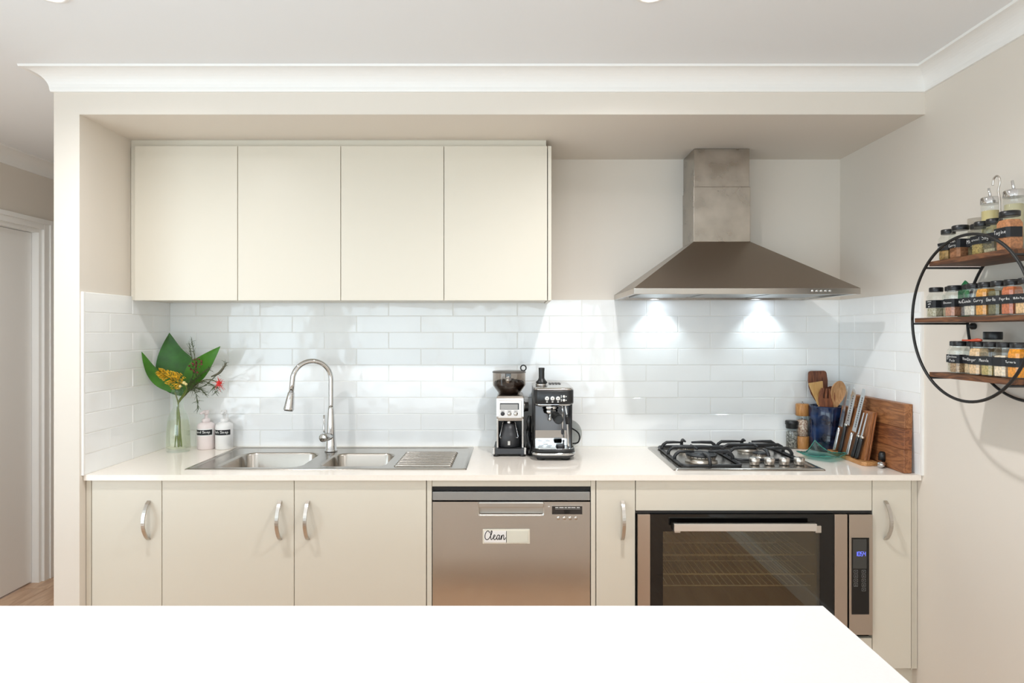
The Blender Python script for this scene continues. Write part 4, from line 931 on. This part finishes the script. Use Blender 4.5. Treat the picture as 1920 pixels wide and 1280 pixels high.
# ------------------------------------------------------------------ pepper and salt mills
mx, my = X(1485,2.95), 2.952
t = thing('pepper_mill', 'black-capped glass pepper mill by the cooktop', 'pepper mill', (mx,my,ZBT))
MB().lathe([(.0,.001),(.024,.001),(.0265,.004),(.0265,.085),(.024,.092)], (mx,my,ZBT), 28).build('glass_body', M_GLASS, t)
M_PEP = mat('peppercorns', (176,172,164), .7, var=.9, vscale=120, bump=1, bscale=120, col2=(12,11,10))
MB().lathe([(.0,.004),(.0245,.004),(.0248,.075),(.018,.078),(0,.079)], (mx,my,ZBT), 28).build('peppercorns', M_PEP, t)['kind'] = 'stuff'
MB().lathe([(.0255,.092),(.0265,.096),(.0265,.108),(.0295,.112),(.0295,.124),(.027,.128),(0,.128)], (mx,my,ZBT), 28).build('cap', M_BLACK, t)
mx, my = X(1504,2.95), 2.948
t = thing('salt_mill', 'tall wooden and glass salt mill beside the blue crock', 'salt mill', (mx,my,ZBT))
M_ACA = wood('acacia_mill', (168,112,58), (196,142,84), .4, 3, 'Z')
MB().lathe([(.0,.0005),(.029,.0005),(.0295,.003),(.0295,.055),(.028,.057)], (mx,my,ZBT), 32).build('wood_base', M_ACA, t)
MB().lathe([(.026,.057),(.026,.152)], (mx,my,ZBT), 28, cap0=False, cap1=False).build('glass_tube', M_GLASS, t)
MB().lathe([(.0,.058),(.0245,.058),(.0245,.128),(.015,.134),(0,.135)], (mx,my,ZBT), 24).build('salt', mat('pink_salt', (226,206,186), .7, var=.5, vscale=120, bump=1, bscale=120, col2=(150,104,80)), t)['kind'] = 'stuff'
MB().cyl((mx,my,ZBT+.135), .003, .02, 8).build('spindle', M_CHROME, t)
hd_ = MB().lathe([(.028,.152),(.0295,.154),(.0295,.203),(.027,.207),(0,.2075)], (mx,my,ZBT), 32).build('wood_head', M_ACA, t)
MB().lathe([(.006,.207),(.006,.211),(.0035,.213),(.0035,.217),(0,.2175)], (mx,my,ZBT), 14).build('nut', M_CHROME, hd_)

# ------------------------------------------------------------------ blue crock with wooden utensils
kx, ky, kr, kh = 1.441, 2.903, .0725, .205
M_BLUE = mat('blue_glaze', (28,50,88), .12, spec=.6, var=.7, vscale=11, bump=.5, bscale=22, col2=(9,13,28), stretch=(1,1,1.8))
cr = MB().lathe([(.0,.001),(kr-.005,.001),(kr-.001,.006),(kr,.05),(kr-.0015,.11),(kr,.16),(kr+.001,kh-.004),(kr-.003,kh),(kr-.008,kh-.003),(kr-.009,.02),(0,.012)], (0,0,0), 48)
rv = []
for (x, y, z) in cr.v:
    f_ = 1+.02*math.sin(5*math.atan2(y,x)+z*30)+.012*math.sin(z*95); rv.append((kx+x*f_, ky+y*f_, ZBT+z))
cr.v = rv; o = cr.build('utensil_crock', M_BLUE, origin=(kx,ky,ZBT)); tag(o, 'dark blue glazed ceramic crock holding wooden utensils', 'crock')
def flat_tool(name, label, mt, path, outline, th, nrm, holes=None, cat='utensil', bowl=0):
    """handle tube + flat head built from an outline of (t along, half width)"""
    t = thing(name, label, cat, path[0], 'wooden utensils in the crock')
    a, b, c = [Vector(p) for p in path]      # foot, neck, tip
    MB().tube([a, a+(b-a)*.5, b], [.0055,.0055,.007], 10).build('handle', mt, t)
    ax = (c-b); L = ax.length; ax.normalize(); nrm = Vector(nrm); nrm = (nrm-ax*nrm.dot(ax)).normalized(); sd = ax.cross(nrm)
    cols = 9; rows = len(outline); top = []; bot = []
    for (s, wd) in outline:
        for k in range(cols):
            u = -1+2*k/(cols-1); p = b+ax*(L*s)+sd*(wd*u); dip = -bowl*(1-u*u)*math.sin(PI*min(max(s,0),1))
            top.append(p+nrm*(th/2+dip)); bot.append(p-nrm*(th/2-dip))
    N = len(top); fs = []
    for i in range(rows-1):
        for k in range(cols-1):
            if holes and holes(i, k): continue
            q = (i*cols+k, i*cols+k+1, (i+1)*cols+k+1, (i+1)*cols+k); fs += [q, tuple(N+j for j in q[::-1])]
    # close the open borders
    from collections import Counter
    half = fs[::2]; ec = Counter()
    for q in half:
        for i in range(4): ec[(q[i], q[(i+1)%4])] += 1
    for (i, j) in list(ec):
        if (j, i) not in ec: fs.append((j, i, N+i, N+j))
    MB().add(top+bot, fs, False).build('head', mt, t)
    return t
M_WD1 = wood('dark_acacia', (84,44,28), (128,74,46), .45, 2, 'Z'); M_WD2 = wood('pale_bamboo', (204,158,96), (224,184,122), .5, 2, 'Z'); M_WD3 = wood('beech', (176,128,82), (204,158,112), .5, 2, 'Z'); M_WD4 = wood('brown_teak', (104,58,36), (142,86,54), .45, 2, 'Z')
def up(px, py, Y): return (X(px,Y), Y, Z(py,Y))
flat_tool('wooden_turner', 'wide dark striped wooden turner, tallest in the crock', M_WD1, [(kx-.01,ky+.03,ZBT+.03), up(1536,756,2.93), up(1532,695,2.945)], [(0,.008),(.12,.020),(.3,.035),(.5,.043),(.7,.045),(.93,.042),(.98,.038),(1,.030)], .006, (0,-1,.1))
flat_tool('bamboo_turner', 'pale bamboo spatula with square end in the crock', M_WD2, [(kx-.01,ky+.0,ZBT+.03), up(1537,758,2.885), up(1529,716,2.893)], [(0,.011),(.15,.013),(.4,.021),(.7,.029),(.95,.0335),(1,.0335)], .005, (.1,-1,.1))
flat_tool('wooden_fork', 'dark wooden serving fork with slots in the crock', M_WD4, [(kx+.005,ky-.01,ZBT+.03), up(1549,770,2.865), up(1551,728,2.872)], [(0,.016),(.15,.028),(.4,.036),(.55,.037),(.7,.036),(.85,.033),(1,.026)], .006, (0,-1,.1), lambda i, k: i >= 3 and k in (2,4,6))
flat_tool('wooden_ladle', 'dark rounded wooden ladle behind the slotted fork', M_WD1, [(kx+.02,ky+.03,ZBT+.03), up(1557,765,2.925), up(1558,724,2.935)], [(0,.008),(.1,.016),(.3,.029),(.5,.034),(.7,.033),(.88,.024),(.97,.012),(1,.004)], .006, (0,-1,.1), bowl=.010)
flat_tool('wooden_spoon', 'light wooden spoon leaning right in the crock', M_WD3, [(kx-.02,ky-.02,ZBT+.03), up(1566,762,2.865), up(1576,714,2.868)], [(0,.009),(.12,.015),(.3,.026),(.5,.033),(.68,.034),(.85,.026),(.95,.015),(1,.005)], .007, (.1,-1,.05), bowl=.008)

# ------------------------------------------------------------------ chopping board leaning on the right wall
t = thing('chopping_board', 'thick brown wooden chopping board leaning on the right wall behind the knives', 'chopping board', (1.52,2.62,ZBT))
BY0, BY1, BH = 2.416, 2.825, .262
tones = [((118,70,40),(160,104,64)), ((104,58,32),(150,92,54)), ((128,80,46),(170,114,70))]
def lean(h): return 1.511+.016*h/BH
hs = [(0,.088),(.0885,.168),(.1685,BH)]
for i, (h0, h1) in enumerate(hs):
    mt = wood('board_wood_%d' % i, *tones[i], .45, 1.4, 'Y')
    def edge(h): return BY0+.020*(h/BH)
    m = MB().hexa([(lean(h0)-.016,edge(h0),ZBT+.001+h0),(lean(h0)-.016,BY1,ZBT+.001+h0),(lean(h0)+.016,BY1,ZBT+.001+h0),(lean(h0)+.016,edge(h0),ZBT+.001+h0)],
                  [(lean(h1)-.016,edge(h1),ZBT+.001+h1),(lean(h1)-.016,BY1,ZBT+.001+h1),(lean(h1)+.016,BY1,ZBT+.001+h1),(lean(h1)+.016,edge(h1),ZBT+.001+h1)])
    m.build('plank', mt, t, .0025)

# ------------------------------------------------------------------ knife block and knives
M_KB = wood('knife_block_wood', (132,82,48), (172,114,70), .4, 2, 'Z'); M_KB2 = wood('knife_block_base', (176,122,72), (206,154,100), .4, 2, 'Y')
t = thing('knife_block', 'wooden magnetic knife stand with flat base in front of the chopping board', 'knife block', (1.445,2.70,ZBT))
MB().prism([(1.412,2.56),(1.428,2.548),(1.478,2.555),(1.478,2.835),(1.412,2.835)], ZBT+.0005, ZBT+.016, 'Z').build('base', M_KB2, t, .0015)
def pan(x0, x1, w_): return [(x0,2.58,ZBT+.0165),(x0+w_,2.58,ZBT+.0165),(x0+w_,2.82,ZBT+.0165),(x0,2.82,ZBT+.0165)], [(x1,2.58,ZBT+.213),(x1+w_,2.58,ZBT+.213),(x1+w_,2.82,ZBT+.213),(x1,2.82,ZBT+.213)]
MB().hexa(*pan(1.437,1.470,.011)).build('front_panel', M_KB, t, .0015)
MB().hexa(*pan(1.450,1.4825,.008)).build('back_panel', wood('knife_block_back', (128,76,42), (164,106,66), .4, 2, 'Z'), t, .0015)
M_BLADE = mat('knife_blade', (206,208,210), .2, 1, bump=.03, bscale=200)
def kp(Y, h, out=.0): # point on the leaning panel
    return Vector((1.4325+.168*(h-.0165)-out, Y, ZBT+h))
def knife(name, label, y0, y1, hl, tip, w_, hm, tipf, dimples=0, flip=1, mt=M_BLADE):
    t = thing(name, label, 'knife', tuple(kp(y0,.02)), 'knives on the knife block')
    a, b, c = kp(y0,.019,.010), kp(y0+(y1-y0)*(hl/tip), hl, .008), kp(y1, tip, .006)
    ax = (c-a).normalized(); nn = Vector((-1,0,.168)).normalized(); sd = ax.cross(nn).normalized()*flip
    # handle
    hmsh = MB(); L = (b-a).length
    for i in range(5): pass
    loops = []
    for s, ww in ((0,.0095),(.08,.0115),(.4,.0105),(.7,.0098),(1,.0105)):
        p = a+ax*(L*s); loops.append([p+sd*(ww*math.cos(k*PI/5))+nn*(.0075*math.sin(k*PI/5)) for k in range(10)])
    hmsh.loft(loops, True, True, True).build('handle', hm, t)
    if hm is M_BLACK: MB().loft([[b+ax*(s)+sd*(.0108*math.cos(k*PI/5))+nn*(.0078*math.sin(k*PI/5)) for k in range(10)] for s in (-.001,.009)], True, True, True).build('bolster', M_SATIN, t)
    bl = (c-b).length-.006; p0 = b+ax*.007; pr = []
    for s in range(13):
        q = s/12; wd = w_*tipf(q); pr.append((p0+ax*(bl*q), wd))
    vs = []; 
    for p, wd in pr: vs += [p-sd*.010+nn*.0011, p-sd*.010-nn*.0011, p+sd*(wd-.010)]
    fs = [(0,1,2)]+[(3*i+k, 3*i+(k+1)%3, 3*i+3+(k+1)%3, 3*i+3+k) for i in range(12) for k in range(3)]+[(36,38,37)]
    bo = MB().add(vs, fs).build('blade', mt, t)
    if dimples:
        dm = MB()
        for k in range(dimples):
            q = .12+.72*k/dimples; p = p0+ax*(bl*q)+nn*.0014+sd*(w_*.18); dm.add([p+ax*.0035+sd*.0018, p+sd*.0035*.9, p-ax*.0035+sd*.0018, p-ax*.0035-sd*.0018, p-sd*.0035*.9, p+ax*.0035-sd*.0018], [tuple(range(6))])
        dm.build('dimples', mat('dimple_grey', (150,150,150), .35, 1), bo)
point = lambda q: 1 if q < .45 else max(.42, 1-.58*((q-.45)/.55)**1.6) if q < 1 else .42
square = lambda q: 1 if q < .9 else 1-.35*(q-.9)/.1
small = lambda q: .62*(1-.4*q)
M_SH = mat('steel_handle', (190,190,190), .25, 1)
knife('chef_knife', 'all-steel chef knife, furthest left on the knife stand', 2.795, 2.772, .12, .302, .030, M_SH, lambda q: 1-.85*q**1.3)
knife('santoku_knife', 'black-handled dimpled knife, second on the knife stand', 2.748, 2.728, .135, .300, .036, M_BLACK, lambda q: 1 if q < .8 else 1-.75*((q-.8)/.2)**2, 11)
knife('carving_knife', 'long steel knife with dimpled square-ended blade in the middle of the stand', 2.688, 2.655, .115, .302, .030, M_SH, square, 14)
knife('paring_knife', 'small black-handled narrow knife near the front of the stand', 2.645, 2.617, .105, .205, .016, M_BLACK, small)
knife('utility_knife', 'small black-handled narrow knife closest to the front edge of the stand', 2.615, 2.592, .105, .205, .016, M_BLACK, small)
# sharpener lying behind the block
sx, sy = 1.508, 2.535
t = thing('knife_sharpener', 'small black and chrome sharpener lying at the end of the knife stand', 'sharpener', (sx,sy,ZBT))
MB().tube([(1.455+.034,2.536,ZBT+.0135),(1.428+.034,2.512,ZBT+.0135)], .012, 14).build('chrome_end', M_CHROME, t)
MB().tube([(1.470+.02,2.548,ZBT+.024),(1.472+.02,2.550,ZBT+.05),(1.474+.02,2.552,ZBT+.058)], [.015,.014,.010], 14).build('grip', M_BLACK, t)

# ------------------------------------------------------------------ glass platter
pc = (1.328, 2.712); m = MB(); n = 22; rows = []; ra = .62
def plat(u, v):
    h = .010+.028*max(0, (abs(u)+abs(v)-.95))**1.5*1.2*(1.2 if (u > 0 and v > 0) else .3)+.012*max(abs(u),abs(v))**3
    x, y = u*.072, v*.072; return (pc[0]+x*math.cos(ra)-y*math.sin(ra), pc[1]+x*math.sin(ra)+y*math.cos(ra), ZBT+h-.008)
vs = []
for layer in (0, 1):
    for i in range(n+1):
        for j in range(n+1):
            p = plat(-1+2*i/n, -1+2*j/n); vs.append((p[0], p[1], p[2]+.0045*layer))
N = (n+1)**2; fs = []
for i in range(n):
    for j in range(n):
        q = (i*(n+1)+j, (i+1)*(n+1)+j, (i+1)*(n+1)+j+1, i*(n+1)+j+1); fs += [q[::-1], tuple(k+N for k in q)]
t = thing('glass_platter', 'small square aqua glass platter with curled corners beside the cooktop', 'platter', (pc[0],pc[1],ZBT))
m.add(vs, fs, True); m.build('glass_sheet', glass('aqua_glass', (196,232,228), 1.7, .05), t)
rim = [plat(-1+2*k/n, -1) for k in range(n+1)]+[plat(1, -1+2*k/n) for k in range(1,n+1)]+[plat(1-2*k/n, 1) for k in range(1,n+1)]+[plat(-1, 1-2*k/n) for k in range(1,n)]
rim.append(rim[0]); rim = [(a,b,c+.0025) for a,b,c in rim]
MB().tube(rim, [.0026+.0009*math.sin(i*1.9) for i in range(len(rim))], 8).build('rim', mat('teal_glass_edge', (36,118,104), .1, coat=.5), t)

# ------------------------------------------------------------------ round spice rack on the right wall
RXF, RXB, RYC, RZC, RR = 1.352, 1.5385, 1.8885, 1.481, .2485
t = thing('spice_rack', 'round black metal rack with three wooden shelves on the right wall', 'rack', (RXB, RYC, RZC-RR))
MB().torus((RXF,RYC,RZC), RR, .0045, 'X', 96, 10).build('front_ring', M_MATTE, t)
MB().torus((RXB,RYC,RZC), RR, .0045, 'X', 96, 10).build('back_ring', M_MATTE, t)
M_SHELF = wood('rustic_shelf', (70,42,26), (118,76,46), .6, 1.5, 'Y')
SH = [(1.6675,.166),(1.486,.240),(1.310,.165)]
for zt, half in SH:
    s = MB().box(RXF+.002, RXB-.006, RYC-half, RYC+half, zt-.015, zt).build('shelf', M_SHELF, t, .0012)
    hh = math.sqrt(RR**2-(zt-.0185-RZC)**2)
    for sg in (-1, 1):
        MB().tube([(RXF,RYC+sg*hh,zt-.0185),(RXB,RYC+sg*hh,zt-.0185)], .0035, 8).build('crossbar', M_MATTE, s)
MB().lathe([(.011,0),(.011,-.010),(.006,-.012),(.006,-.018)], (XR-.0015,RYC+RR-.016,RZC-.022), 18, 'X').build('wall_fixing', M_MATTE, t)
MB().lathe([(.011,0),(.011,-.010),(.006,-.012),(.006,-.018)], (XR-.0015,RYC-RR+.016,RZC-.022), 18, 'X').build('wall_fixing', M_MATTE, t)
jm = {}
def spice(col, col2=None, vs=120, b=.6): 
    k = 'spice_%d_%d_%d' % col; return mat(k, col, .85, var=.25, vscale=vs, bump=b, bscale=vs*1.5, col2=col2)
def jar(x, y, z, label, text, col, fillh=.07, w_=.0215, h=.090, lid=M_BLACK, col2=None, vs=160, rz=0, grp='labelled spice jars on the round rack', lab=True):
    t = thing('spice_jar', label, 'jar', (x,y,z), grp, rz)
    c = w_*.28
    def ring(ww, zz, cc=None):
        cc = c if cc is None else cc
        return [(ww-cc,-ww,zz),(ww,-ww+cc,zz),(ww,ww-cc,zz),(ww-cc,ww,zz),(-ww+cc,ww,zz),(-ww,ww-cc,zz),(-ww,-ww+cc,zz),(-ww+cc,-ww,zz)]
    MB().loft([ring(w_*.93,.0005), ring(w_,.003), ring(w_,h*.78), ring(w_*.80,h*.90,w_*.34), ring(w_*.80,h,w_*.34)], False, True, False).build('glass_body', M_GLASS, t, local=True)
    if fillh:
        g = MB().loft([ring(w_*.88,.004), ring(w_*.91,.007), ring(w_*.91,min(fillh,h*.76)), ring(w_*.78,fillh+.002,w_*.3)], False, True, True).build('contents', spice(col, col2, vs), t, local=True); g['kind'] = 'stuff'
    MB().lathe([(w_*.92,h-.005),(w_*.95,h-.003),(w_*.95,h+.008),(w_*.88,h+.010),(0,h+.010)], (0,0,0), 24).build('lid', lid, t, local=True)
    if lab:
        # label wraps round the two faces that look into the room
        zl0, zl1 = h*.36, h*.64; e = w_+.0004
        L = MB(); pts = [(e*.0+e,-e-.0),(-e+c,-e),(-e,-e+c),(-e,e-c)]
        pts = [(w_*.55,-e),(-e+c,-e),(-e,-e+c),(-e,e-c*.5)]
        vs_ = []; 
        for (a, b) in pts: vs_ += [(a,b,zl0),(a,b,zl1)]
        lb = L.add(vs_, [(2*i,2*i+1,2*i+3,2*i+2) for i in range(len(pts)-1)]).build('label', M_LABEL, t, local=True)
        if text:
            ls = text.split('|'); mm = MB(); hh = (zl1-zl0)/len(ls)
            for q, tx in enumerate(ls):
                zc = zl1-hh*(q+.5)
                r_ = lettering(tx, w_*1.75, min(hh*.85,.016), .0013, lambda u, v: (-e-.0004, -u, zc+v)); mm.add(r_.v, r_.f)
            mm.build('lettering', M_INK, lb, local=True)
    return t
zT, zM, zB = SH[0][0]+.0005, SH[1][0]+.0005, SH[2][0]+.0005
JX = 1.3995
# middle shelf, far to near
jar(JX, 2.088, zM, 'jar of pale lemon salt at the far end of the middle rack shelf', 'Lemon|salt|mix', (206,196,172), .03, col2=(150,140,110))
jar(JX+.022, 2.044, zM, 'jar of grey-brown spice with blank label, second on the middle rack shelf', '', (158,142,112), .03)
jar(JX, 2.001, zM, 'jar labelled Cinnamon with pinkish-brown powder on the middle rack shelf', 'Cinnamon', (180,122,92), .032)
jar(JX+.018, 1.957, zM, 'jar labelled Nutmeg of dark seeds on the middle rack shelf', 'Nutmeg', (120,102,90), .034, col2=(52,44,40), vs=300)
jar(JX, 1.916, zM, 'jar labelled Cumin of pale grey powder on the middle rack shelf', 'Cumin', (196,184,166), .034)
jar(JX, 1.868, zM, 'jar labelled Curry full of mustard-orange powder on the middle rack shelf', 'Curry', (214,148,62), .078)
jar(JX, 1.8185, zM, 'jar labelled Garlic with olive-brown herbs on the middle rack shelf', 'Garlic', (122,112,72), .070, col2=(88,82,50))
jar(JX, 1.769, zM, 'jar labelled Paprika full of rust-red powder on the middle rack shelf', 'Paprika', (190,102,58), .078)
jar(JX, 1.7195, zM, 'jar labelled White Pepper with cream powder on the middle rack shelf', 'White Pep', (220,178,128), .048)
# bottom shelf
jar(JX+.020, 2.018, zB, 'jar of pale sticks at the far end of the bottom rack shelf', 'Bay', (196,182,160), .03)
jar(JX, 1.979, zB, 'jar labelled Cardamom Pods on the bottom rack shelf', 'Cardamom|Pods', (196,164,122), .034, col2=(120,84,52), vs=260)
jar(JX+.016, 1.938, zB, 'jar labelled Vanilla with sandy powder on the bottom rack shelf', 'Vanilla', (206,178,138), .035)
jar(JX, 1.8955, zB, 'jar labelled Ginger full of beige powder on the bottom rack shelf', 'Ginger', (222,184,140), .078)
jar(JX, 1.846, zB, 'jar labelled Masala with yellow-green spice on the bottom rack shelf', 'Masala', (204,172,112), .034, col2=(150,140,70))
jar(JX, 1.7965, zB, 'jar with blank black label and cream powder on the bottom rack shelf', '', (232,208,178), .060)
jar(JX, 1.747, zB, 'jar labelled Turmeric full of bright yellow-orange powder on the bottom rack shelf', 'Turmeric', (232,146,22), .080)
# top shelf
jar(JX, 2.030, zT, 'jar labelled Bay leaves at the far end of the top rack shelf', 'leaves', (190,150,92), .040, col2=(110,88,52), vs=90)
jar(JX, 1.975, zT, 'jar labelled Asian Curry with brown powder on the top rack shelf', 'Asian|Curry', (160,108,74), .035, w_=.0245, h=.094)
jar(JX+.018, 1.925, zT, 'jar of dark dried herbs behind its neighbours on the top rack shelf', 'Mint', (112,98,66), .030, col2=(66,60,38), vs=220)
jar(JX, 1.884, zT, 'jar of straw-coloured seeds, fourth along the top rack shelf', 'Fennel', (190,164,96), .040, col2=(120,100,54), vs=240)
jar(JX, 1.836, zT, 'jar labelled Sage, nearly empty, on the top rack shelf', 'Sage', (170,160,130), .012)
jar(JX+.004, 1.784, zT, 'jar labelled Tagine full of orange-brown powder, largest on the top rack shelf', 'Tagine', (184,120,76), .085, w_=.0265, h=.102)
# oil pourers behind
def pourer(x, y, z, label, h, r, col):
    t = thing('oil_pourer', label, 'bottle', (x,y,z), 'spout jars on the top rack shelf')
    MB().lathe([(r*.95,.0005),(r,.004),(r,h-.012),(r*.95,h)], (x,y,z), 28, cap1=False).build('glass_body', M_GLASS, t)
    MB().lathe([(0,.004),(r*.92,.004),(r*.92,h-.025),(0,h-.024)], (x,y,z), 24).build('contents', mat('oil_%d' % col[0], col, .4), t)['kind'] = 'stuff'
    lid = MB().lathe([(r*1.06,h-.004),(r*1.07,h-.002),(r*1.07,h+.014),(r*1.0,h+.017),(0,h+.017)], (x,y,z), 28).build('lid', M_CHROME, t)
    MB().tube([(x,y,z+h+.016),(x-.002,y,z+h+.030),(x-.005,y,z+h+.046)], [.0045,.004,.0035], 10).build('spout', M_CHROME, lid)
pourer(1.470, 1.944, zT, 'spout-topped glass jar of pale yellow liquid behind the top shelf spice jars', .168, .0245, (214,196,140))
pourer(1.470, 1.853, zT, 'spout-topped glass jar of creamy contents at the near end of the top rack shelf', .170, .0250, (196,186,150))
# tall hook
hx, hy = 1.455, 1.885; z1_ = Z(337,1.885)
o = MB().tube(bez([(hx,hy,zT+.002),(hx,hy,zT+.10),(hx,hy+.003,zT+.17),(hx,hy+.008,z1_-.03),(hx,hy+.002,z1_-.010),(hx,hy+.003,z1_+.006),(hx,hy+.014,z1_+.015),(hx,hy+.026,z1_+.008),(hx,hy+.030,z1_-.010)], 8), .0026, 10).build('steel_hook', M_SATIN, origin=(hx,hy,zT)); tag(o, 'tall steel hook standing up behind the top shelf jars', 'hook')
o = MB().lathe([(.0,.0005),(.024,.0005),(.025,.004),(.025,.118),(.0262,.119),(.0262,.134),(0,.135)], (1.485,2.02,zT), 28).build('clear_jar', glass('frosted_jar', (232,230,226), 1.35, .15), origin=(1.485,2.02,zT)); tag(o, 'clear empty lidded jar behind the far jars on the top shelf', 'jar')
t = thing('tall_spice_jar', 'taller jar with wide black lid behind the bottom shelf row', 'jar', (1.478,1.945,zB))
MB().lathe([(.024,.0005),(.025,.004),(.025,.104),(.023,.108)], (1.478,1.945,zB), 28).build('glass_body', M_GLASS, t)
MB().lathe([(.0,.003),(.0225,.003),(.0225,.08),(0,.081)], (1.478,1.945,zB), 24).build('contents', spice((150,120,80)), t)['kind'] = 'stuff'
MB().lathe([(.0245,.106),(.025,.108),(.025,.128),(.024,.130),(0,.130)], (1.478,1.945,zB), 28).build('lid', M_BLACK, t)
o = MB().tube([(1.392,1.955,zB+.1035),(1.395,1.925,zB+.1035),(1.398,1.90,zB+.1045),(1.399,1.885,zB+.1045)], [.0028,.0028,.006,.0035], 8).build('measuring_spoon', mat('orange_red_plastic', (206,86,58), .4), origin=(1.395,1.92,zB+.1)); tag(o, 'orange-red measuring spoon lying on the bottom shelf jar lids', 'spoon')
o = MB().prism([(2.062,zM+.012),(2.012,zM+.012),(2.014,zM+.118),(2.030,zM+.130),(2.060,zM+.104)], 1.452, 1.456, 'X').build('green_packet', mat('green_packet', (40,150,84), .4), origin=(1.454,2.03,zM+.012)); tag(o, 'green paper packet corner sticking up behind the middle shelf jars', 'packet')
o.location.z -= .0115
